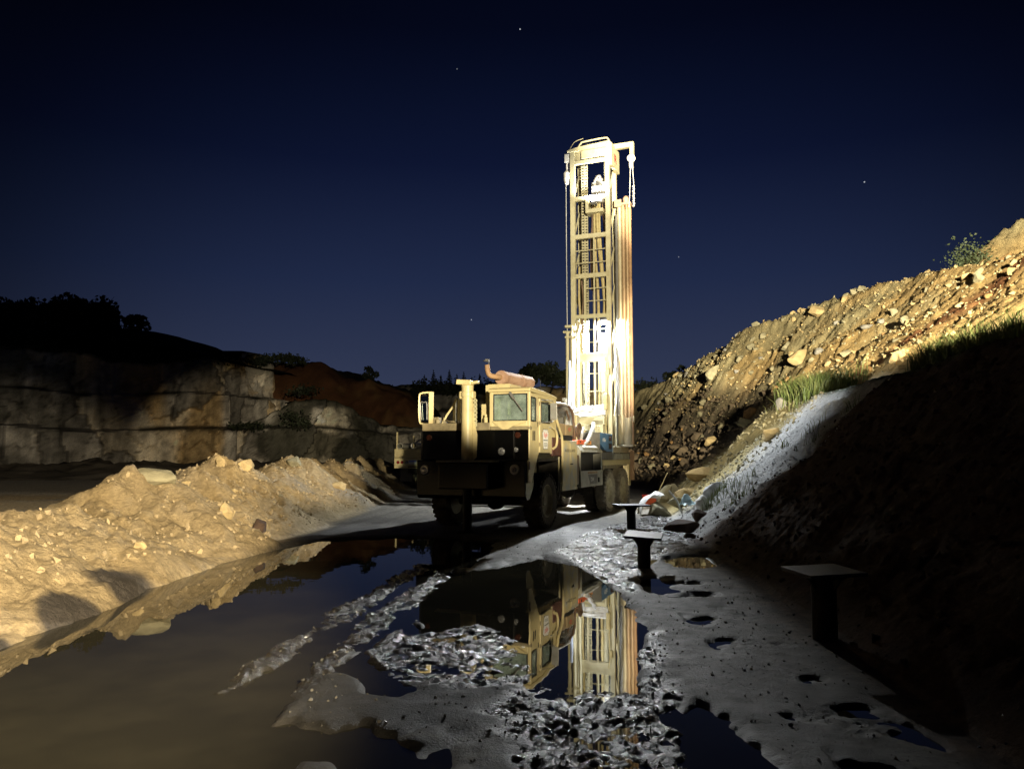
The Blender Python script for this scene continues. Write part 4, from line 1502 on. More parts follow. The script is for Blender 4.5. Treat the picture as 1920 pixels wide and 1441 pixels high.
    # carousel: upright drill rods
    cs = 9.22
    rods = [(1.09, .060, 'dgrey', 9.9), (1.20, .075, 'pipel', 10.35), (1.33, .072, 'pipe', 10.30), (1.46, .06, 'pipe', 10.2), (1.56, .055, 'orange_rust', 10.3)]
    for t, r_, mk, zt in rods:
        p = B()
        p.cyl((t, cs, 2.02), (t, cs, zt), r_, n=22)
        p.cyl((t, cs, zt), (t, cs, zt + .16), r_ * .7, n=16)
        p.cyl((t, cs, zt - .5), (t, cs, zt - .1), r_ * 1.18, n=22)
        p.build("drill_rod", M[mk], mast, 0, True)
    for t, s, r_ in ((1.15, 9.42, .07), (1.30, 9.44, .07), (1.44, 9.44, .065)):
        p = B()
        p.cyl((t, s, 2.02), (t, s, 10.25), r_, n=20)
        p.build("drill_rod", M['pipe'], mast, 0, True)
    p = B()
    p.box(1.05, 1.62, cs - .10, cs + .30, 10.36, 10.44)
    p.box(1.05, 1.30, cs - .12, cs - .06, 10.30, 10.56)
    p.lathe([(0, .01), (0, .09), (.16, .11), (.24, .05), (.24, .01)], (1.44, cs, 10.44), 'z', 16)
    p.build("carousel_head", M['rust'], mast, .01)
    p = B()
    p.box(1.05, 1.60, cs - .16, cs + .34, 2.02, 2.10)
    p.cyl((1.20, cs, 2.10), (1.20, cs, 3.1), .13, n=22)
    p.cyl((1.42, cs, 2.10), (1.42, cs, 3.0), .15, n=22)
    p.box(1.50, 1.62, cs - .05, cs + .1, 2.85, 3.05)
    p.build("carousel_base", M['pipel'], mast, .01, True)
    # work lamps
    lx, ly, lz = .79, 8.60, 6.20
    w = B()
    w.box(lx - .10, lx + .10, ly - .05, ly + .06, lz + .06, lz + .14)
    w.box(lx - .02, .92, ly + .02, ly + .05, lz + .08, lz + .12)
    wl = w.build("work_lamp", M['dgrey'], mast, .01)
    w = B()
    w.box(lx - .09, lx + .09, ly - .06, ly - .05, lz - .08, lz + .06)
    w.build("lamp_lens", M['lens'], wl)
    w = B()
    w.box(.46, .66, 8.30, 8.36, 10.22, 10.34)
    w.box(.53, .59, 8.36, 8.6, 10.24, 10.30)
    w2 = w.build("crown_work_lamp", M['dgrey'], mast, .01)
    w = B()
    w.box(.47, .65, 8.29, 8.35, 10.34, 10.352)
    w.build("lamp_lens", M['lens2'], w2)

RIG = build_rig()

# ------------------------------------------------------------------ loose things on the rig's deck
def on_rig(o):
    """stand a thing built in truck coordinates in the world, keeping it a thing of its own"""
    o.location = TRUCK_O
    o.rotation_euler = (0, 0, -YAW)
    return o

def deck_things():
    w = on_rig(empty("welder"))
    tag(w, "blue and black welding machine on the rear deck in front of the lit mast", "welder")
    m = MB()
    m.box(.70, 1.33, 5.92, 5.98, 1.84, 2.42)
    m.build("front_panel", M['dgrey'], w, .008)
    m = MB()
    m.prism([(5.98, 2.42), (7.42, 2.40), (7.42, 1.85), (6.75, 1.85), (6.2, 2.02), (5.98, 2.10)], 'x', .70, 1.33)
    m.build("case", M['blue'], w, .012)
    m = MB()
    m.box(.72, 1.31, 6.0, 7.40, 1.832, 1.90)
    m.build("base", M['inkblack'], w)
    for z in (2.18, 1.93):
        m = MB()
        m.box(1.331, 1.338, 6.95, 7.30, z, z + .17)
        p = m.build("socket_panel", M['inkblack'], w)
        k = MB()
        k.cyl((1.338, 7.08, z + .1), (1.352, 7.08, z + .1), .035, n=14)
        k.box(1.338, 1.342, 7.18, 7.26, z + .03, z + .14)
        k.build("socket", M['dred'], p)
    m = MB()
    m.tube([(1.0, 6.3, 2.42), (1.0, 6.33, 2.50), (1.0, 6.5, 2.50), (1.0, 6.53, 2.42)], .012, 6)
    m.build("lift_eye", M['steel'], w)
    text("lettering", "Miller", .17, M['white'], w, (1.334, 6.42, 2.20), (R(90), R(0), R(90)), .001, 1.0, .25)

    def carton(name, x0, x1, y0, y1, z0, z1, label):
        c = on_rig(MB().box(x0, x1, y0, y1, z0, z1).build(name, M['card'], None, .006))
        tag(c, label, "box")
        k = MB()
        k.box(x0 + .01, x1 - .01, (y0 + y1) / 2 - .03, (y0 + y1) / 2 + .03, z1, z1 + .003)
        k.build("tape", M['hose_y'], c)
        return c
    carton("cardboard_box", .72, 1.30, 2.02, 2.72, 2.26, 2.55, "plain brown cardboard box behind the cab, nearer the cab of the two")
    c = carton("cardboard_box", .74, 1.32, 2.74, 3.30, 2.26, 2.54, "brown cardboard box with a red diamond printed on its side")
    k = MB()
    k.prism([(3.02, 2.47), (3.14, 2.42), (3.02, 2.37), (2.90, 2.42)], 'x', 1.32, 1.323)
    d = k.build("diamond_mark", M['red'], c)
    k = MB()
    k.prism([(3.02, 2.45), (3.09, 2.42), (3.02, 2.39), (2.95, 2.42)], 'x', 1.323, 1.325)
    k.build("diamond_centre", M['card'], d)
    m = MB()
    m.box(.76, 1.30, 2.30, 3.35, 2.122, 2.258)
    o = on_rig(m.build("plastic_tray", M['rubber'], None, .015))
    tag(o, "black plastic tray under the cardboard boxes on the tool cabinet", "tray")
    m = on_rig(empty("orange_case"))
    tag(m, "orange red tool case lying on top of the grey compressor cover", "tool case")
    k = MB()
    k.box(1.0, 1.24, 4.0, 4.85, 2.045, 2.17)
    k.build("case_body", M['orange'], m, .015)
    k = MB()
    k.box(1.0, 1.24, 4.87, 5.35, 2.045, 2.16)
    k.build("case_end", mat("orange_tan_plastic", (0.62, 0.27, 0.08), 0.5), m, .015)
    k = MB()
    k.box(1.24, 1.25, 4.2, 4.28, 2.09, 2.13)
    k.box(1.24, 1.25, 5.06, 5.14, 2.09, 2.13)
    pieces(k, "case_latch", M['inkblack'], m)
    m = on_rig(MB().box(1.24, 1.33, 4.35, 5.75, 1.968, 2.0, (0, R(35), 0)).build("white_board", M['white'], None, .006))
    tag(m, "thin white board lying along the edge of the compressor cover", "board")
deck_things()

# ------------------------------------------------------------------ second truck behind
def build_second_truck():
    tr = empty("flatbed_truck", (-5.0, 40.6, 0), R(-6))
    tag(tr, "tan flatbed truck parked behind the drilling rig with its tail lights facing us", "truck")
    B = MB
    b = B()
    b.box(-1.2, 1.2, 0, 6.0, 1.72, 2.02)
    b.build("bed", M['paint'], tr, .02)
    b = B()
    b.box(-1.2, 1.2, -.04, .0, 1.62, 2.06)
    b.box(-1.2, 1.2, -.06, .02, 1.05, 1.60)
    b.build("tail_panel", M['paint'], tr, .015)
    b = B()
    b.box(-.5, .5, .1, 8.4, .8, 1.05)
    b.box(-1.05, 1.05, 1.3, 1.45, .55, .75)
    b.build("chassis", M['chassis'], tr)
    for t, m in ((-1.0, 'redlens'), (-.78, 'redlens'), (-.53, 'clearlens')):
        b = B()
        b.lathe([(-.03, .005), (-.025, .07), (0, .085), (.03, .085), (.03, .005)], (t, -.06, 1.36), 'y', 18)
        b.build("tail_light", M[m], tr, 0, True)
    b = B()
    b.box(-.42, .0, -.075, -.062, 1.27, 1.47)
    pl = b.build("number_plate", M['white'], tr, .004)
    b = B()
    b.box(-.415, -.005, -.079, -.075, 1.38, 1.465)
    b.build("plate_band", M['plateblue'], pl)
    b = B()
    b.box(-.45, .05, -.10, -.03, 1.10, 1.17)
    b.build("hitch_bar", M['dred'], tr)
    for t in (-.85, -.50, .55, .9):
        b = B()
        b.lathe([(-.15, .3), (-.16, .42), (-.12, .5), (.12, .5), (.16, .42), (.15, .3)], (t, 1.4, .5), 'x', 32)
        w = b.build("wheel", M['tyre'], tr, 0, True)
        b = B()
        b.lathe([(-.1, .29), (-.02, .1), (-.02, .01), (.02, .01), (.02, .1), (.1, .29)], (t, 1.4, .5), 'x', 24)
        b.build("rim", M['rim'], w, 0, True)
    b = B()
    b.box(-1.02, -.38, .55, .60, .35, 1.05)
    b.box(.4, 1.05, .55, .60, .35, 1.05)
    pieces(b, "mudflap", M['dgrey'], tr)
    for t in (-1.1, -.2, .6):
        b = B()
        b.box(t - .04, t + .04, .1, .18, 2.02, 2.95 if t < -.5 else 2.75)
        b.build("bed_stake", M['paint'], tr)
    b = B()
    b.box(-1.1, 1.1, 6.3, 8.3, 1.0, 2.9)
    b.build("cab", M['paint_dull'], tr, .1)
    T = lambda x, y, z: Matrix.Translation(Vector((-5.0, 40.6, 0))) @ Matrix.Rotation(R(-6), 4, 'Z') @ Vector((x, y, z))
    lab = ["grey steel pipe on the flatbed nearest its outer edge, open end facing us", "grey steel pipe on the flatbed beside the drilling rig, open end facing us"]
    for (x, z, r, i) in ((-.93, 2.22, .155, 0), (-.18, 2.24, .165, 1)):
        p = B().pipe(T(x, .05, z), T(x, 3.6, z), r, r * .78)
        o = p.build("steel_pipe", M['hose_w'] if i else M['grey'], None, 0, True)
        tag(o, lab[i], "pipe")
    p = B().pipe(T(-.35, .3, 2.06), T(.2, .2, 2.10), .06, .045)
    tag(p.build("short_pipe", M['mastp'], None, 0, True), "short tan pipe lying across the tail of the flatbed", "pipe")
    p = B().tube([T(-.1, .3, 2.42), T(.25, .2, 2.62)], .05, 10, 1)
    tag(p.build("bent_fitting", M['hose_w'], None, 0, True), "white pipe stub sticking up from the flatbed load", "pipe")
build_second_truck()

# ------------------------------------------------------------------ T shaped stands on the mud
def stand(x, y, h, w, d, rz, tilt, post, label, rusty):
    z0 = H(x, y)
    e = empty("pipe_stand", (x, y, z0), rz)
    tag(e, label, "stand", "steel stands along the foot of the bank")
    m = MB()
    m.cyl((0, 0, -.05), (0, 0, h - z0), post, n=24)
    m.lathe([(0, .01), (0, post * 1.9), (.025, post * 1.9), (.025, post * .9), (.025, .01)], (0, 0, h - z0 - .027), 'z', 20)
    m.build("post", M['chassis'] if rusty else M['blackm'], e, 0, True)
    for a_ in range(4):
        g = MB()
        c_, s_ = math.cos(a_ * 1.5708 + .4), math.sin(a_ * 1.5708 + .4)
        r0, r1 = post * .95, post * 1.85
        zt = h - z0 - .028
        g.add([(c_ * r0 - s_ * .008, s_ * r0 + c_ * .008, zt), (c_ * r1 - s_ * .008, s_ * r1 + c_ * .008, zt), (c_ * r0 - s_ * .008, s_ * r0 + c_ * .008, zt - .14),
               (c_ * r0 + s_ * .008, s_ * r0 - c_ * .008, zt), (c_ * r1 + s_ * .008, s_ * r1 - c_ * .008, zt), (c_ * r0 + s_ * .008, s_ * r0 - c_ * .008, zt - .14)],
              [(0, 1, 2), (3, 5, 4), (0, 3, 4, 1), (1, 4, 5, 2), (2, 5, 3, 0)])
        g.build("gusset", M['chassis'], e)
    m = MB()
    m.box(-w / 2, w / 2, -d / 2, d / 2, h - z0, h - z0 + .035, tilt)
    m.build("top_plate", M['standp'], e, .006)
stand(2.82, 18.4, .55, .78, .62, R(8), (0, 0, 0), .105, "black steel stand nearest the rear wheels of the rig", False)
stand(2.08, 12.31, .47, .58, .62, R(-14), (R(3), R(3), 0), .10, "middle steel stand with its plate just above a wet patch", False)
stand(2.99, 7.53, .62, .56, .62, R(6), (0, R(-2), 0), .115, "rusty steel stand in the dark at the foot of the brown bank", True)

# ------------------------------------------------------------------ quarry cliff on the left
def cliff_grid(name, path, tops, tiers, m, seed, du=0.3, dz=0.26, blocky=1.0, base=-0.6, lite_k=1.0):
    path = np.array(path, float)
    seg = np.hypot(*(path[1:] - path[:-1]).T)
    cum = np.concatenate([[0], np.cumsum(seg)])
    U = np.arange(0, cum[-1], du)
    px_ = np.interp(U, cum, path[:, 0])
    py_ = np.interp(U, cum, path[:, 1])
    top = np.interp(U, cum, tops)
    top = top + 0.5 * fbm(U, U * 0, 4.0, 4, seed) + 0.25 * fbm(U, U * 0 + 3, 0.9, 2, seed + 1)
    tx = np.gradient(px_)
    ty = np.gradient(py_)
    ln = np.hypot(tx, ty)
    nx, ny = -ty / ln, tx / ln          # away from the camera
    nzr = int((top.max() - base) / dz)
    T = np.linspace(0, 1, nzr)[None, :]
    Z = base + (top[:, None] - base) * T
    UU = np.repeat(U[:, None], nzr, 1)
    d = np.zeros_like(Z)
    zw = Z + 0.6 * fbm(UU, Z * 0.2, 9.0, 3, seed + 2)
    led = np.zeros_like(Z)
    for zt, dep in tiers:
        d += dep * sstep(zt - 0.12, zt + 0.12, zw)
        led = np.maximum(led, np.exp(-((zw - zt) / 0.35) ** 2))
    d += 0.10 * Z
    d1, d2, v = cellular(UU + 0.9 * fbm(UU, Z, 3, 2, seed + 3), Z * 0.55 + 0.5 * fbm(UU, Z, 2, 2, seed + 4), 3.2, seed + 5)
    e1, e2, w = cellular(UU, Z * 0.8, 1.1, seed + 6)
    d += blocky * (1.5 * (v - 0.5) + 0.5 * (w - 0.5) + 0.10 * np.exp(-((d2 - d1) / 0.06) ** 2) + 0.75 * fbm(UU, Z, 1.9, 5, seed + 7, 0.62) + 0.5 * np.abs(fbm(UU, Z * 0.5, 2.6, 4, seed + 27)) + 0.35 * fbm(UU, Z * 0.25, 1.3, 3, seed + 17))
    X = px_[:, None] + nx[:, None] * d
    Y = py_[:, None] + ny[:, None] * d
    nU = len(U)
    C = np.zeros(Z.shape + (3,))
    grey = np.array((0.22, 0.205, 0.18))
    lite = np.array((0.36, 0.32, 0.25))
    ochre = np.array((0.36, 0.25, 0.11))
    red = np.array((0.10, 0.05, 0.03))
    veg_shade = np.array((0.014, 0.014, 0.009))
    C[:] = grey
    f = fbm(UU, Z, 3.0, 4, seed + 8)
    g = fbm(UU, Z * 0.4, 6.0, 3, seed + 9)
    C += (lite - grey) * sstep(0.45, 0.75, v)[..., None] * 0.9
    C += (ochre - C) * (sstep(0.05, 0.4, g) * sstep(18, 30, UU))[..., None] * 0.8
    C += (np.array((0.09, 0.085, 0.075)) - C) * sstep(0.32, 0.1, v)[..., None] * 0.8
    streak = fbm(UU * 1.0, Z * 0.12, 0.7, 3, seed + 10)
    C *= np.clip(1 + 0.75 * streak + 0.55 * fbm(UU, Z, 0.6, 4, seed + 11), 0.15, 2)[..., None]
    k1, k2, kv = cellular(UU + 0.5 * fbm(UU, Z, 1.5, 3, seed + 31), Z * 0.22, 1.5, seed + 32)
    crack = np.exp(-((k2 - k1) / 0.045) ** 2) * sstep(0.25, 0.6, kv)
    C *= (1 - 0.75 * crack)[..., None] * (0.75 + 0.55 * kv)[..., None]
    dark = np.maximum(led * sstep(-0.3, 0.3, fbm(UU, Z, 2.0, 3, seed + 12)), sstep(0.955, 0.985, T + 0 * Z + 0.02 * f))
    dark = np.maximum(dark, sstep(34, 14, UU + 8 * f) * sstep(-0.45, 0.0, f) * 0.9)  # left end: lack of light painted into the rock colour
    C += (veg_shade - C) * np.clip(dark, 0, 1)[..., None]
    C *= lite_k
    n = X.size
    V = np.stack([X.ravel(), Y.ravel(), Z.ravel()], 1)
    # plateau behind the edge
    idx = np.arange(n).reshape(nU, nzr)
    F = np.stack([idx[:-1, :-1].ravel(), idx[1:, :-1].ravel(), idx[1:, 1:].ravel(), idx[:-1, 1:].ravel()], 1)
    back = V[idx[:, -1]] + np.stack([nx * 30, ny * 30, np.full(nU, 0.8)], 1)
    V = np.concatenate([V, back])
    bi = n + np.arange(nU)
    F = np.concatenate([F, np.stack([idx[:-1, -1], idx[1:, -1], bi[1:], bi[:-1]], 1)])
    CC = np.concatenate([C.reshape(-1, 3), np.repeat(veg_shade[None] * 1.5, nU, 0)])
    me = bpy.data.meshes.new(name)
    me.from_pydata(V.tolist(), [], F.tolist())
    ca = me.color_attributes.new("albedo", 'FLOAT_COLOR', 'POINT')
    c4 = np.ones((len(V), 4), np.float32)
    c4[:, :3] = np.clip(CC, 0.004, 1)
    ca.data.foreach_set("color", c4.ravel())
    me.materials.append(m)
    o = bpy.data.objects.new(name, me)
    COL.objects.link(o)
    o["kind"] = "structure"
    return o

cliff_grid("quarry_cliff", [(-62, 58), (-50.8, 66), (-46.6, 70), (-37.4, 76), (-28.8, 80), (-23.6, 84), (-22.6, 90)],
           [12.3, 12.3, 12.4, 12.0, 12.6, 13.2, 13.0], [(4.3, 2.6), (8.1, 2.2)], SOIL, 201, lite_k=2.0)
cliff_grid("lower_cliff", [(-28.0, 78.5), (-22.5, 80.5), (-18.0, 83), (-13.5, 86), (-8.0, 92), (-5, 98)],
           [4.6, 7.6, 8.0, 4.9, 4.8, 4.8], [(4.4, 1.8)], SOIL, 231, lite_k=2.6)
cliff_grid("far_quarry_wall", [(-40, 150), (-20, 142), (0, 138), (20, 136), (45, 132), (70, 120)],
           [15.5, 15.2, 14.5, 14.0, 14.0, 14], [(5.0, 3.0), (10, 2.5)], SOIL, 261, 0.9, 0.6, 1.2, -0.6, 2.2)

def heightpatch(name, x0, x1, y0, y1, step, fn, col, m):
    xs = np.arange(x0, x1 + step, step)
    ys = np.arange(y0, y1 + step, step)
    X, Y = np.meshgrid(xs, ys)
    Z = fn(X, Y)
    V = np.stack([X.ravel(), Y.ravel(), Z.ravel()], 1)
    idx = np.arange(X.size).reshape(X.shape)
    F = np.stack([idx[:-1, :-1].ravel(), idx[:-1, 1:].ravel(), idx[1:, 1:].ravel(), idx[1:, :-1].ravel()], 1)
    me = bpy.data.meshes.new(name)
    me.from_pydata(V.tolist(), [], F.tolist())
    ca = me.color_attributes.new("albedo", 'FLOAT_COLOR', 'POINT')
    c4 = np.ones((len(V), 4), np.float32)
    c4[:, :3] = np.clip(col(X.ravel(), Y.ravel(), Z.ravel()), 0.004, 1)
    ca.data.foreach_set("color", c4.ravel())
    me.materials.append(m)
    me.shade_smooth()
    o = bpy.data.objects.new(name, me)
    COL.objects.link(o)
    o["kind"] = "structure"
    return o

def hill_z(X, Y):
    top = np.interp(X, [-40, -27, -24, -19.5, -16, -13.5, -11.5, -9, -6], [13.8, 14.0, 13.6, 12.2, 11.2, 10.4, 8.6, 5.0, 0])
    z = top * sstep(86, 99, Y + 1.2 * fbm(X, Y, 4, 3, 301)) ** 0.8
    return z - 0.4 + 1.1 * fbm(X, Y, 3.5, 5, 303) + 0.5 * fbm(X, Y, 1.1, 3, 305)
def hill_c(x, y, z):
    n = x.size
    f = fbm(x, y, 2.5, 4, 307)
    C = np.repeat(np.array((0.085, 0.038, 0.018))[None], n, 0)
    C = lerp3(C, np.array((0.15, 0.085, 0.035)), sstep(0.15, 0.5, f + 0.05 * (x + 16)) * 0.8)
    C = lerp3(C, np.array((0.10, 0.085, 0.06)), sstep(-12.5, -10, x))
    C = lerp3(C, np.array((0.012, 0.013, 0.008)), sstep(97.5, 99, y))
    C = C * 1.5
    return C * (1 + 0.6 * fbm(x, y, 0.7, 4, 309))[:, None]
heightpatch("brown_hill", -42, -5, 82, 120, 0.45, hill_z, hill_c, SOIL)

def talus_z(X, Y):
    t = sstep(36, 74, Y + 0.30 * (X + 37))
    return -0.6 + 1.3 * t ** 1.3 + t * (0.9 * fbm(X, Y, 3.0, 5, 331, 0.6) + 0.5 * np.abs(fbm(X, Y, 1.0, 3, 333)))
def talus_c(x, y, z):
    C = np.repeat(np.array((0.15, 0.13, 0.10))[None], x.size, 0)
    return C * (1 + 0.8 * fbm(x, y, 1.2, 4, 335))[:, None]
heightpatch("cliff_foot_talus", -60, -14, 34, 79, 0.5, talus_z, talus_c, SOIL)

def wooded_z(X, Y):
    t = sstep(74, 92, Y)
    edge = np.interp(X, [-80, -52, -42, -36, -31, -27], [6.0, 6.0, 5.2, 3.4, 1.4, 0.2])
    return 11.2 + edge * t + 0.4 * fbm(X, Y, 4, 3, 321) - 3.0 * sstep(84, 78, Y + 0.0 * X) * 0
def wooded_c(x, y, z):
    return np.repeat(np.array((0.012, 0.013, 0.008))[None], x.size, 0)
heightpatch("wooded_rise", -85, -27, 84, 125, 1.5, wooded_z, wooded_c, SOIL)

# ------------------------------------------------------------------ trees and shrubs
LEAF = mat("dark_leaves", (0.030, 0.040, 0.018), 0.7, 0, (0.018, 0.025, 0.010), 3, 4, 0.4, 0.6)
LEAFN = mat("needle_leaves", (0.025, 0.036, 0.020), 0.7, 0, (0.015, 0.022, 0.012), 3, 4, 0.4, 0.6)
LEAFB = mat("bush_leaves", (0.060, 0.080, 0.035), 0.7, 0, (0.035, 0.05, 0.022), 3, 4, 0.4, 0.6)
BARK = mat("dark_bark", (0.05, 0.04, 0.03), 0.9, 0, (0.03, 0.024, 0.018), 8, 5, 0.4, 0.6)

def leafcards(pts, size, seed):
    r = np.random.default_rng(seed)
    n = len(pts)
    a = r.normal(size=(n, 3))
    a /= np.linalg.norm(a, axis=1)[:, None]
    b = r.normal(size=(n, 3))
    b -= a * (a * b).sum(1)[:, None]
    b /= np.linalg.norm(b, axis=1)[:, None]
    s = size * r.uniform(.5, 1.3, n)[:, None]
    P = np.stack([pts - a * s, pts + b * s * .6, pts + a * s, pts - b * s * .6], 1).reshape(-1, 3)
    F = np.arange(n * 4).reshape(-1, 4)
    return P, F

def np_mesh(name, V, F, m, parent=None):
    me = bpy.data.meshes.new(name)
    me.from_pydata(np.asarray(V).tolist(), [], np.asarray(F).tolist())
    me.materials.append(m)
    o = bpy.data.objects.new(name, me)
    COL.objects.link(o)
    if parent is not None:
        o.parent = parent
    return o

def broad_tree(x, y, z, h, w, seed, label, group, n=1500, leaf=0.28):
    r = np.random.default_rng(seed)
    e = empty("broadleaf_tree", (x, y, z))
    tag(e, label, "tree", group)
    t = MB()
    t.tube([(0, 0, -.4), (.1 * w, 0, h * .25), (.0, .05 * w, h * .5), (.05 * w, 0, h * .8)], lambda q: (1 - .8 * q) * h * .028, 8)
    for k in range(6):
        a = r.uniform(0, 6.28)
        z0 = h * r.uniform(.25, .55)
        t.tube([(0, 0, z0), (math.cos(a) * w * .22, math.sin(a) * w * .22, z0 + h * .14), (math.cos(a) * w * .38, math.sin(a) * w * .38, z0 + h * .26)], lambda q: (1 - .8 * q) * h * .014, 6)
    t.build("trunk", BARK, e, 0, True)
    P = []
    nb = 16
    for k in range(nb):
        a = r.uniform(0, 6.28)
        rad = w * .5 * math.sqrt(r.uniform(0, .75))
        zc = h * r.uniform(.32, .86)
        rad *= 1.15 - abs(zc / h - .5) * 1.1
        br = w * r.uniform(.13, .24)
        q = r.normal(size=(n // nb, 3))
        q /= np.linalg.norm(q, axis=1)[:, None]
        q *= (r.uniform(.35, 1, n // nb) ** .5)[:, None] * br
        q[:, 2] *= .8
        P.append(q + np.array((math.cos(a) * rad, math.sin(a) * rad, zc)))
    V, F = leafcards(np.concatenate(P), leaf, seed + 1)
    np_mesh("crown", V, F, LEAF, e)
    return e

def conifer(x, y, z, h, seed, label, group):
    r = np.random.default_rng(seed)
    e = empty("conifer_tree", (x, y, z))
    tag(e, label, "tree", group)
    t = MB()
    t.cyl((0, 0, -.3), (0, 0, h * .97), h * .02, h * .004, 8)
    t.build("trunk", BARK, e, 0, True)
    P = []
    for k in range(11):
        q = k / 10
        zz = h * (.12 + .85 * q)
        rad = h * .21 * (1 - q) ** .85 + h * .012
        m = int(110 * (1 - q) + 20)
        a = r.uniform(0, 6.28, m)
        rr = rad * np.sqrt(r.uniform(.05, 1, m)) * (1 + .25 * np.sin(a * 3 + k))
        P.append(np.stack([np.cos(a) * rr, np.sin(a) * rr, zz - rr * .35 + r.normal(size=m) * h * .012], 1))
    V, F = leafcards(np.concatenate(P), h * .035, seed + 1)
    np_mesh("crown", V, F, LEAFN, e)
    return e

def shrub(x, y, z, w, h, seed, label, group, n=260, m=None, leaf=0.16):
    r = np.random.default_rng(seed)
    e = empty("shrub", (x, y, z))
    tag(e, label, "shrub", group)
    P = []
    for k in range(6):
        q = r.normal(size=(n // 6, 3)) * np.array((w * .16, w * .16, h * .17))
        P.append(q + np.array((r.uniform(-.35, .35) * w, r.uniform(-.25, .25) * w, h * r.uniform(.25, .6))))
    V, F = leafcards(np.concatenate(P), leaf, seed + 1)
    np_mesh("foliage", V, F, m or LEAF, e)
    t = MB()
    for k in range(4):
        a = k * 1.6
        t.tube([(0, 0, -.2), (math.cos(a) * w * .2, math.sin(a) * w * .2, h * .55)], lambda q: .03 * (1 - .7 * q), 5, 1)
    t.build("stem", BARK, e)
    return e

def px2x(u, Y):
    return (u - 960) / 1442 * Y
G_L = "dark trees above the left cliff"
L1 = "dark broadleaf tree in the mass of black trees above the left end of the cliff"
for i, (u, vt, Y, w) in enumerate(((-60, 560, 92, 9), (15, 590, 95, 8), (60, 580, 90, 7), (105, 572, 93, 8), (150, 566, 92, 7), (182, 585, 90, 5), (-130, 575, 95, 9))):
    zt = 1.75 + (852 - vt) * Y / 1442
    x = px2x(u, Y)
    zb = float(wooded_z(np.array([x]), np.array([float(Y)]))[0])
    broad_tree(x, Y, zb, zt - zb + .4, w, 400 + i * 3, L1, G_L, 1700, .34)
x = px2x(237, 90)
broad_tree(x, 90, 14.0, 1.75 + (852 - 588) * 90 / 1442 - 14.0 + .3, 4.2, 450, "round topped dark tree standing apart at the right edge of the black trees", G_L, 1100, .28)
for i, (u, v, Y, w, h) in enumerate(((275, 640, 89, 4, 2.2), (310, 650, 88, 4, 2), (345, 662, 86, 3.4, 1.6), (400, 664, 86, 3.2, 1.5), (470, 666, 86, 3, 1.2), (515, 662, 87, 3.4, 1.4), (548, 664, 88, 3, 1.2),
                                     (205, 640, 89, 5, 2.6), (160, 640, 90, 5, 3), (100, 650, 88, 6, 3), (50, 650, 86, 6, 3.2), (0, 650, 84, 6, 3), (-60, 650, 80, 6, 3))):
    shrub(px2x(u, Y), Y, 1.75 + (852 - v - 14) * Y / 1442 - .3, w, h, 480 + i * 2, "low dark shrub on the rim of the grey cliff", "shrubs along the cliff rim", 330, None, .22)
conifer(px2x(380, 86), 86, 12.2, 1.5, 520, "tiny lone conifer on the rim of the grey cliff", "conifers beyond the quarry")
shrub(px2x(565, 79), 79, 4.4, 3.2, 2.2, 530, "dark bush growing on the ledge of the grey cliff", "bushes on cliff ledges", 360)
shrub(px2x(460, 77), 77, 4.2, 4.2, 1.0, 532, "low spread of dark scrub on the lower ledge of the cliff", "bushes on cliff ledges", 360)
shrub(px2x(560, 81), 81, 8.0, 4.0, 1.2, 534, "dark scrub on the upper ledge of the cliff", "bushes on cliff ledges", 360)
broad_tree(px2x(690, 104), 104, 11.2, 2.6, 2.4, 540, "small round dark tree on the brown hill", "trees on the brown hill", 500, .2)
for i, u in enumerate((735, 752, 765)):
    conifer(px2x(u, 108), 108, 8.6 - i * .6, 3.0 - .3 * i, 545 + i * 2, "small dark conifer at the right end of the brown hill", "conifers beyond the quarry")
rr = random.Random(5)
for i, (u, vt) in enumerate(((795, 702), (812, 693), (826, 702), (842, 692), (856, 700), (869, 696), (884, 706), (899, 700), (915, 708), (930, 702), (948, 704), (1232, 706), (1246, 712), (1210, 716), (1196, 720))):
    Y = 142 + rr.uniform(-2, 4)
    zt = 1.75 + (852 - vt) * Y / 1442
    conifer(px2x(u, Y), Y, 13.6, zt - 13.6, 560 + i * 2, "dark conifer in the row along the rim of the far quarry wall", "conifers beyond the quarry")
for i, u in enumerate((782, 805, 818, 834, 850, 863, 878, 893, 910, 925, 940, 958, 1200, 1222, 1240)):
    Y = 140 + rr.uniform(-2, 3)
    shrub(px2x(u, Y), Y, 13.0, rr.uniform(3, 5.5), rr.uniform(1.8, 3.2), 700 + i * 2, "low dark bush between the conifers on the rim of the far quarry wall", "bushes along the far rim", 300, None, .32)
for i, (u, vt, w) in enumerate(((993, 680, 5.2), (1032, 675, 6), (1056, 690, 4.5))):
    Y = 141
    broad_tree(px2x(u, Y), Y, 13.4, 1.75 + (852 - vt) * Y / 1442 - 13.4, w, 600 + i * 3, ["dark round tree beyond the cab, left one of the clump by the mast", "dark round tree beyond the cab, tallest of the clump by the mast", "dark tree half hidden behind the left rail of the mast"][i], "trees beyond the mast", 1300, .36)
for i, (u, vt, w) in enumerate(((1262, 700, 4), (1285, 688, 5))):
    broad_tree(px2x(u, 120), 120, 11.5, 1.75 + (852 - vt) * 120 / 1442 - 11.5, w, 620 + i * 3, ["dark tree behind the rubble slope, lower of two", "dark tree behind the rubble slope, higher of two"][i], "trees behind the rubble", 900, .32)
shrub(18.7, 30.6, 8.7, 1.8, 1.9, 640, "grey green bush beside the soil mound at the top of the right slope", None, 1500, LEAFB, .06)

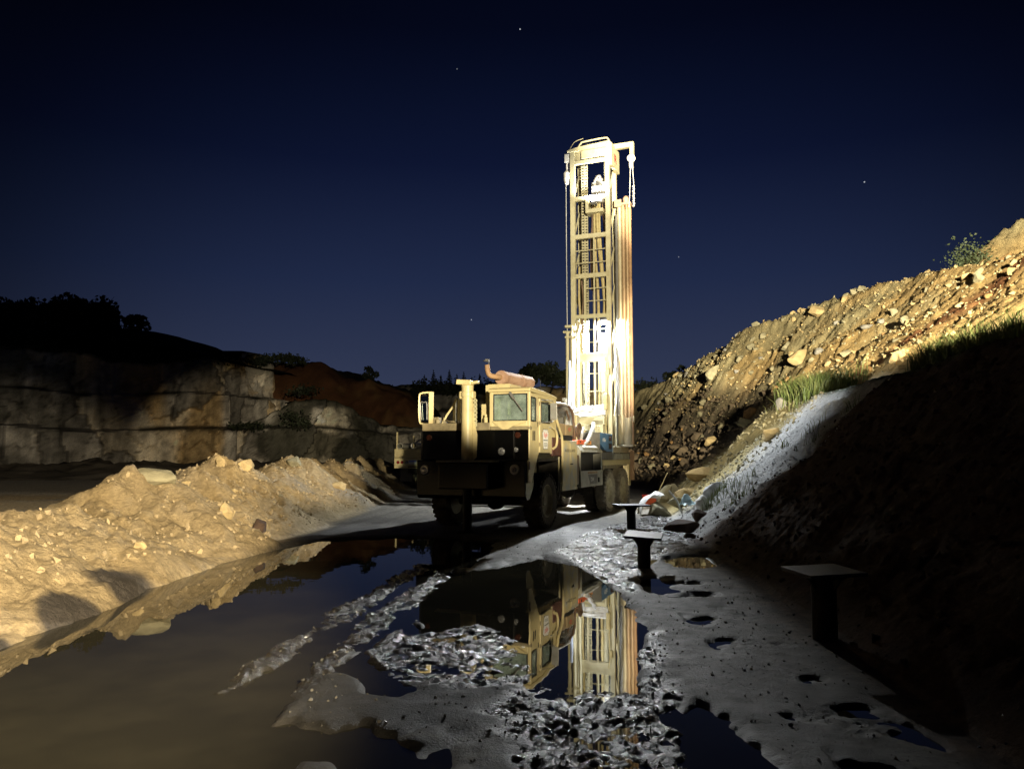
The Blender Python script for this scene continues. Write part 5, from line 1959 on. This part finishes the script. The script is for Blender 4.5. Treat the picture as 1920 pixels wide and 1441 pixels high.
# ------------------------------------------------------------------ rocks
def hull_mesh(name, seed, n=16, sq=(1, 1, 1), m=None, bev=0.0):
    r = random.Random(seed)
    bm = bmesh.new()
    for i in range(n):
        while True:
            p = Vector((r.uniform(-1, 1), r.uniform(-1, 1), r.uniform(-1, 1)))
            if .55 < p.length < 1:
                break
        bm.verts.new((p.x * sq[0], p.y * sq[1], p.z * sq[2]))
    g = bmesh.ops.convex_hull(bm, input=bm.verts)
    for v in [v for v in bm.verts if not v.link_faces]:
        bm.verts.remove(v)
    if bev:
        bmesh.ops.bevel(bm, geom=list(bm.edges), offset=bev, segments=1, affect='EDGES', profile=.5)
    bmesh.ops.recalc_face_normals(bm, faces=bm.faces)
    me = bpy.data.meshes.new(name)
    bm.to_mesh(me)
    bm.free()
    if m:
        me.materials.append(m)
    return me

def rock_mat(name, a, b):
    return mat(name, a, 0.9, 0, b, 2.2, 9, 0.38, 0.64, 0.5, 6.0, 0.25)
ROCK_TAN = rock_mat("tan_rock", (0.50, 0.39, 0.20), (0.36, 0.27, 0.14))
ROCK_BERM = rock_mat("berm_stone", (0.42, 0.33, 0.19), (0.30, 0.24, 0.15))
ROCK_GRN = rock_mat("grey_olive_rock", (0.34, 0.31, 0.20), (0.22, 0.20, 0.13))
ROCK_GRY = rock_mat("grey_rock", (0.33, 0.32, 0.29), (0.20, 0.19, 0.17))
ROCK_WHT = rock_mat("white_rock", (0.62, 0.62, 0.62), (0.36, 0.36, 0.37))
ROCK_BRN = rock_mat("brown_rock", (0.085, 0.055, 0.038), (0.05, 0.033, 0.024))
ROCK_ORG = rock_mat("orange_rock", (0.36, 0.22, 0.09), (0.22, 0.13, 0.06))
ROCK_DRK = rock_mat("dark_rubble_rock", (0.15, 0.115, 0.075), (0.09, 0.07, 0.05))

PROTO = {}
def proto(i, m):
    k = (i, m.name)
    if k not in PROTO:
        r = random.Random(900 + i)
        PROTO[k] = hull_mesh("boulder", 900 + i, r.choice((11, 13, 16, 20)), (r.uniform(.8, 1.1), r.uniform(.6, .9), r.uniform(.5, .8)), m, .05)
    return PROTO[k]

def boulder(x, y, sx, sy, sz, seed, m, label, group=None, sink=.3, rz=None, tilt=.25, n=24):
    r = random.Random(seed)
    me = hull_mesh("boulder", seed, n, (1, .9, 1), m, .04)
    o = bpy.data.objects.new("boulder", me)
    COL.objects.link(o)
    o.location = (x, y, H(x, y) + sz * (0.55 - 2 * sink) * .8)
    o.scale = (sx, sy, sz)
    o.rotation_euler = (r.uniform(-tilt, tilt), r.uniform(-tilt, tilt), r.uniform(0, 6.28) if rz is None else rz)
    tag(o, label, "boulder", group)
    return o

boulder(5.75, 28.6, .62, .55, .62, 1001, ROCK_GRN, "large pale pointed boulder on the yellow apron right of the rear wheels", None, .15, .3)
boulder(6.45, 26.2, .75, .5, .42, 1002, ROCK_TAN, "yellow brown cracked slab right of the large pointed boulder", None, .25, .5)
boulder(5.70, 25.0, .62, .5, .30, 1003, ROCK_TAN, "low yellow slab lying above the grey green slab", None, .3, .4)
boulder(5.25, 23.4, .78, .34, .26, 1004, ROCK_GRN, "long grey green slab leaning against the foot of the yellow apron", None, .3, .5, .1)
boulder(5.35, 20.6, .42, .40, .46, 1005, ROCK_WHT, "bright white boulder at the foot of the pale stone stripe", None, .18, .2)
boulder(3.95, 17.9, .55, .45, .46, 1006, ROCK_BRN, "broad brown boulder at the edge of the wet ground by the steel stands", None, .34, .2, .12)
boulder(4.55, 18.7, .33, .28, .26, 1007, ROCK_BRN, "rounded brown boulder just below the white boulder", None, .25, .5)
boulder(3.75, 16.4, .20, .16, .13, 1008, ROCK_BRN, "small brown stone in front of the broad brown boulder", None, .3, .9)
boulder(4.25, 22.4, .46, .40, .36, 1009, ROCK_GRN, "rounded olive boulder half covered by a white cloth", None, .15, .2, .1, 22)
boulder(7.75, 22.8, .52, .34, .34, 1010, ROCK_TAN, "pale boulder standing out of the bank above the pale stone stripe", None, .3, .6)
boulder(8.8, 25.0, .34, .3, .42, 1011, ROCK_GRY, "grey boulder on the bank edge beside the tall grass", None, .3)
boulder(13.3, 35.0, 1.0, .6, .55, 1012, ROCK_TAN, "large bright tan slab in the middle of the right slope", None, .3, .4)
boulder(15.4, 38.0, .95, .55, .38, 1013, ROCK_TAN, "flat orange slab on the crest of the right slope", None, .1, .2, .1)
boulder(11.9, 44.9, .8, .6, .8, 1014, ROCK_GRN, "grey boulder standing on the skyline of the rubble slope", None, .3)
boulder(-6.88, 14.7, .62, .34, .24, 1020, ROCK_GRN, "long grey slab lying on the crest of the dirt berm", None, .2, .25, .1)
boulder(-6.55, 15.5, .30, .22, .17, 1021, ROCK_TAN, "flat tan slab on the berm crest just right of the grey slab", None, .2, .4, .2)
boulder(-7.40, 21.3, .42, .34, .34, 1022, ROCK_TAN, "pointed tan boulder on the skyline of the berm", None, .2)
boulder(-6.95, 18.4, .22, .18, .22, 1023, ROCK_TAN, "small upright tan rock on the berm crest", None, .15)
boulder(-5.55, 15.0, .22, .18, .30, 1024, ROCK_TAN, "pale upright rock halfway down the berm", None, .25, .8, .4)
boulder(-5.05, 15.5, .30, .22, .20, 1025, ROCK_BRN, "dark wedge shaped rock at the edge of the left puddle", None, .2, .9, .3)
boulder(-7.25, 25.4, .5, .35, .3, 1026, ROCK_GRN, "grey olive rock on the highest heap of the berm", None, .25)
boulder(-5.75, 25.4, .35, .3, .25, 1027, ROCK_TAN, "tan rock at the foot of the far berm heaps", None, .25)

def scatter_boulders():
    r = random.Random(77)
    k = 0
    L_ = "loose angular boulder among many on the rubble slope right of the rig"
    tries = 0
    while k < 230 and tries < 20000:
        tries += 1
        y = 22 + 40 * r.random() ** 0.8
        x = r.uniform(6.0, 18)
        xb = np.interp(y, PY, PXB)
        x2 = np.interp(y, PY, PX2)
        x3 = np.interp(y, PY, PX3)
        if x < xb + .8 or x > x3 + 1.0:
            continue
        rubble = y > 30
        if x < x2 + .3 and not rubble:
            continue
        big = r.random()
        size = (.16 + .30 * big ** 2.2) * (1.35 if (y > 32 and x < x2 + 3) else 1.0)
        if abs(x - x3) < .5:
            size *= 1.2
        if y < 30:
            m = r.choice((ROCK_TAN, ROCK_ORG, ROCK_ORG, ROCK_TAN, ROCK_GRN))
        elif x < x2 + 2.0:
            m = r.choice((ROCK_DRK, ROCK_DRK, ROCK_ORG, ROCK_TAN, ROCK_GRN))
        else:
            m = r.choice((ROCK_GRN, ROCK_GRN, ROCK_TAN, ROCK_GRY))
        o = bpy.data.objects.new("boulder", proto(k % 14, m))
        COL.objects.link(o)
        o.location = (x, y, H(x, y) + size * r.uniform(-.05, .3))
        o.scale = (size * r.uniform(.8, 1.3), size * r.uniform(.8, 1.2), size * r.uniform(.8, 1.2))
        o.rotation_euler = (r.uniform(-.8, .8), r.uniform(-.8, .8), r.uniform(0, 6.28))
        tag(o, L_, "boulder", "loose boulders on the rubble slope")
        k += 1
    k = 0
    L2 = "fist to head sized tan rock among many along the dirt berm"
    while k < 42:
        hx, hy, hz, hr = r.choice(HEAPS[2:14])
        x = hx + r.uniform(-.6, 1.9)
        y = hy + r.uniform(-1.5, 1.5)
        z = H(x, y)
        if z < .35:
            continue
        size = r.uniform(.05, .15)
        m = r.choice((ROCK_TAN, ROCK_TAN, ROCK_GRN, ROCK_GRY))
        o = bpy.data.objects.new("rock", proto(k % 14, m))
        COL.objects.link(o)
        o.location = (x, y, z + size * .15)
        o.scale = (size, size * r.uniform(.7, 1.1), size * r.uniform(.7, 1.1))
        o.rotation_euler = (r.uniform(-.6, .6), r.uniform(-.6, .6), r.uniform(0, 6.28))
        tag(o, L2, "rock", "rocks along the dirt berm")
        k += 1
scatter_boulders()

def small_stones(name, X, Y, S, m, seed):
    r = np.random.default_rng(seed)
    protos = []
    for i in range(8):
        me = hull_mesh("tmp", 3000 + seed * 10 + i, 9, (1, .85, .7))
        V = np.array([v.co[:] for v in me.vertices])
        F = [tuple(p.vertices) for p in me.polygons]
        protos.append((V, F))
        bpy.data.meshes.remove(me)
    z, _ = terrain(X, Y)
    vs, fs = [], []
    n0 = 0
    for i in range(len(X)):
        V, F = protos[i % 8]
        Rm = np.array(Euler(tuple(r.uniform(0, 6.28, 3))).to_matrix())
        W = (V * S[i] * r.uniform(.7, 1.2, 3)) @ Rm.T + np.array((X[i], Y[i], z[i] + S[i] * .15))
        vs.append(W)
        fs += [tuple(q + n0 for q in f) for f in F]
        n0 += len(V)
    me = bpy.data.meshes.new(name)
    me.from_pydata(np.concatenate(vs).tolist(), [], fs)
    me.materials.append(m)
    o = bpy.data.objects.new(name, me)
    COL.objects.link(o)
    o["kind"] = "stuff"
    return o

def rubble():
    r = np.random.default_rng(55)
    # orange slope
    Y = 20 + 36 * r.random(5200)
    x2 = np.interp(Y, PY, PX2)
    x3 = np.interp(Y, PY, PX3)
    X = x2 + (x3 - x2 + .8) * r.random(5200)
    S = .025 + .10 * r.random(5200) ** 3
    small_stones("slope_rubble", X[:3000], Y[:3000], S[:3000], ROCK_TAN, 1)
    small_stones("grey_rubble", X[3000:], Y[3000:] + 2, S[3000:], ROCK_GRN, 2)
    # dark rubble at the foot
    Y = 31 + 26 * r.random(1500)
    xb = np.interp(Y, PY, PXB)
    X = xb + .3 + 4.5 * r.random(1500)
    small_stones("foot_rubble", X, Y, .06 + .22 * r.random(1500) ** 3, ROCK_DRK, 3)
    # pale crushed stone
    Y = 16.6 + 7.4 * r.random(2600)
    xb = np.interp(Y, PY, PXB)
    X = xb + .1 + 4.6 * r.random(2600)
    k = (Y - .28 * (X - xb) > 16.3) & (Y + .02 * (X - xb) < 23.6)
    small_stones("crushed_stone", X[k], Y[k], .012 + .040 * r.random(k.sum()) ** 3, ROCK_WHT, 4)
    # yellow apron stones
    Y = 21.5 + 9 * r.random(1500)
    xb = np.interp(Y, PY, PXB)
    X = xb + .2 + 4.2 * r.random(1500)
    small_stones("apron_stones", X, Y, .02 + .11 * r.random(1500) ** 3, ROCK_GRN, 8)
    # berm gravel
    h = np.array(HEAPS)[r.integers(0, 15, 9500)]
    X = h[:, 0] + r.uniform(-.7, 2.6, 9500)
    Y = h[:, 1] + r.uniform(-1.7, 1.7, 9500)
    z, _ = terrain(X, Y)
    k = z > .1
    for qx, qy in ((-5.0, 10.1), (-4.75, 8.55), (-4.9, 7.2)):
        k &= np.hypot(X - qx, Y - qy) > .8
    small_stones("berm_gravel", X[k], Y[k], .010 + .075 * r.random(k.sum()) ** 4.5, ROCK_BERM, 5)
    # brown bank clods
    Y = 6 + 12 * r.random(1500)
    xb = np.interp(Y, PY, PXB)
    X = xb + 5.5 * r.random(1500)
    small_stones("soil_clods", X, Y, .015 + .07 * r.random(1500) ** 3, ROCK_BRN, 6)
    # grit lying in the ruts and on the wet ground
    X = r.uniform(-2.3, 3.4, 2600)
    Y = 4.6 + 14 * r.random(2600) ** 1.0
    z, _ = terrain(X, Y)
    k = z > WATER_Z + .01
    small_stones("wet_grit", X[k], Y[k], .006 + .022 * r.random(k.sum()) ** 3, WETSTONE, 7)
def mud_stones():
    r = np.random.default_rng(58)
    X = r.uniform(-1.6, 2.9, 900)
    Y = 4.2 + 7 * r.random(900) ** 1.2
    z, k = terrain(X, Y)
    m = (z > WATER_Z) & (k['on_bank'] < .1) & (k['rough'] < .5)
    X, Y = X[m][:420], Y[m][:420]
    small_stones("mud_stones", X, Y, .006 + .022 * r.random(len(X)) ** 3, DRYSTONE, 12)
DRYSTONE = rock_mat("muddy_stone", (0.13, 0.12, 0.10), (0.06, 0.055, 0.045))
def rut_grit():
    r = np.random.default_rng(57)
    X = r.uniform(-2.4, 4.4, 60000)
    Y = 4.2 + 18 * r.random(60000) ** 1.3
    z, k = terrain(X, Y)
    m = (k['rough'] > .35) & (z > WATER_Z - .012) & (k['on_bank'] < .1)
    X, Y = X[m][:5200], Y[m][:5200]
    S = (.005 + .016 * r.random(len(X)) ** 2.5) * (.8 + .05 * Y)
    small_stones("rut_grit", X, Y, S, WETSTONE, 9)
WETSTONE = mat("wet_stone", (0.10, 0.095, 0.085), 0.25, 0, (0.05, 0.047, 0.042), 6, 5, 0.4, 0.6)
rubble()
rut_grit()
mud_stones()

# ------------------------------------------------------------------ grass
GRASS = mat("tall_grass_blades", (0.11, 0.16, 0.035), 0.7, 0, (0.18, 0.20, 0.07), 2, 3, 0.4, 0.6)
def grass(name, X, Y, hmin, hmax, wid, seed):
    r = np.random.default_rng(seed)
    z, _ = terrain(X, Y)
    n = len(X)
    h = r.uniform(hmin, hmax, n)
    a = r.uniform(0, 6.28, n)
    lean = r.uniform(.05, .85, n) * h
    c, s = np.cos(a), np.sin(a)
    b = r.uniform(0, 6.28, n)
    dx, dy = np.cos(b) * wid, np.sin(b) * wid
    P0 = np.stack([X - dx, Y - dy, z - .03], 1)
    P1 = np.stack([X + dx, Y + dy, z - .03], 1)
    mx, my = X + c * lean * .35, Y + s * lean * .35
    P2 = np.stack([mx + dx * .7, my + dy * .7, z + h * .6], 1)
    P3 = np.stack([mx - dx * .7, my - dy * .7, z + h * .6], 1)
    P4 = np.stack([X + c * lean, Y + s * lean, z + h], 1)
    V = np.stack([P0, P1, P2, P3, P4], 1).reshape(-1, 3)
    k = np.arange(n) * 5
    F = [(i, i + 1, i + 2, i + 3) for i in k] + [(i + 3, i + 2, i + 4) for i in k]
    me = bpy.data.meshes.new(name)
    me.from_pydata(V.tolist(), [], F)
    me.materials.append(GRASS)
    o = bpy.data.objects.new(name, me)
    COL.objects.link(o)
    o["kind"] = "stuff"
def all_grass():
    r = np.random.default_rng(66)
    n = 2600
    X = 9.75 + r.normal(size=n) * .38
    Y = 24.8 + r.uniform(-1.7, 1.5, n)
    grass("tall_grass", X, Y, .30, .85, .014, 1)
    n = 5200
    Y = 13 + 9.3 * r.random(n)
    X = np.interp(Y, PY, PX1) + r.uniform(.25, 1.7, n)
    k = (fbm(X, Y, 1.2, 2, 71) > -.05) & (Y < 20.5)
    grass("bench_grass", X[k], Y[k], .15, .75, .012, 2)
    cs = [(r.uniform(4.8, 8.2), r.uniform(17.2, 20.2)) for _ in range(17)]
    X = np.concatenate([c[0] + r.normal(size=16) * .10 for c in cs])
    Y = np.concatenate([c[1] + r.normal(size=16) * .10 for c in cs])
    grass("grass_tufts", X, Y, .10, .36, .009, 3)
all_grass()

# ------------------------------------------------------------------ things lying by the rear of the rig
def rear_debris():
    z = H(5.18, 27.0)
    e = empty("red_container", (4.85, 27.4, z + .02), R(-10))
    tag(e, "small red plastic container on the ground right of the rear wheels", "container")
    m = MB()
    m.prism([(-.22, 0), (.22, 0), (.25, .30), (-.25, .30)], 'y', -.14, .14)
    m.build("tub", M['orange'], e, .02)
    m = MB()
    m.box(-.26, .26, -.16, .16, .30, .33)
    m.build("rim", M['red'], e, .01)
    # shovel leaning on the pointed boulder
    e = empty("shovel", (5.05, 27.6, H(5.05, 27.6)))
    tag(e, "long handled shovel leaning against the large pointed boulder", "shovel")
    m = MB()
    m.tube([(0, 0, .12), (.42, .3, .85), (.58, .42, 1.12)], .018, 8, 1)
    m.build("handle", M['hose_y'], e, 0, True)
    m = MB()
    m.prism([(-.12, .0), (.12, .0), (.13, .22), (.03, .26), (-.03, .26), (-.13, .22)], 'y', -.008, .008)
    m.build("blade", M['steel'], e, .004)
    # white cloth draped over the olive boulder
    n = 26
    x = np.linspace(-.52, .20, n)
    y = np.linspace(-.22, .45, n)
    X, Y = np.meshgrid(x, y)
    h0 = H(4.25, 22.4)
    Z = h0 + .66 * np.sqrt(np.clip(1 - (X / .56) ** 2 - ((Y - .05) / .6) ** 2, 0, 1)) * .92 + .09 * fbm(X, Y, .22, 4, 91) + .02
    V = np.stack([(X + 4.22).ravel(), (Y + 22.62).ravel(), Z.ravel()], 1)
    idx = np.arange(n * n).reshape(n, n)
    F = np.stack([idx[:-1, :-1].ravel(), idx[:-1, 1:].ravel(), idx[1:, 1:].ravel(), idx[1:, :-1].ravel()], 1)
    o = np_mesh("white_cloth", V, F, M['white'])
    o.data.shade_smooth()
    so = o.modifiers.new("thick", 'SOLIDIFY')
    so.thickness = .015
    tag(o, "white cloth draped over the rounded olive boulder", "cloth")
    h = MB()
    h.tube([(4.45, 22.0, h0 + .72), (4.65, 21.9, h0 + .45), (4.72, 21.8, h0 + .2), (4.8, 21.7, h0 + .08), (5.0, 21.7, h0 + .16)], .028, 8)
    tag(h.build("white_hose", M['hose_w'], None, 0, True), "short white hose running down from the white cloth to the ground", "hose")
    n = 20
    x = np.linspace(-.32, .32, n)
    X, Y = np.meshgrid(x, x)
    hb = H(4.95, 21.2)
    Z = hb + .10 + .18 * np.abs(fbm(X, Y, .22, 3, 93)) + .22 * np.exp(-((X + .15) ** 2 + Y ** 2) / .02)
    V = np.stack([(X + 4.95).ravel(), (Y + 21.2).ravel(), Z.ravel()], 1)
    idx = np.arange(n * n).reshape(n, n)
    F = np.stack([idx[:-1, :-1].ravel(), idx[:-1, 1:].ravel(), idx[1:, 1:].ravel(), idx[1:, :-1].ravel()], 1)
    o = np_mesh("plastic_sheet", V, F, mat("pale_blue_plastic", (0.50, 0.66, 0.70), 0.35))
    so = o.modifiers.new("thick", 'SOLIDIFY')
    so.thickness = .008
    tag(o, "crumpled pale blue plastic sheet between the boulders", "plastic sheet")
    b = MB()
    b.lathe([(0, .01), (0, .14), (.10, .19), (.24, .17), (.34, .08), (.38, .02), (.38, .01)], (4.85, 19.75, H(4.85, 19.75) - .02), 'z', 18)
    tag(b.build("white_sack", M['white'], None, .01, True), "white sack slumped behind the rounded brown boulder", "sack")
rear_debris()
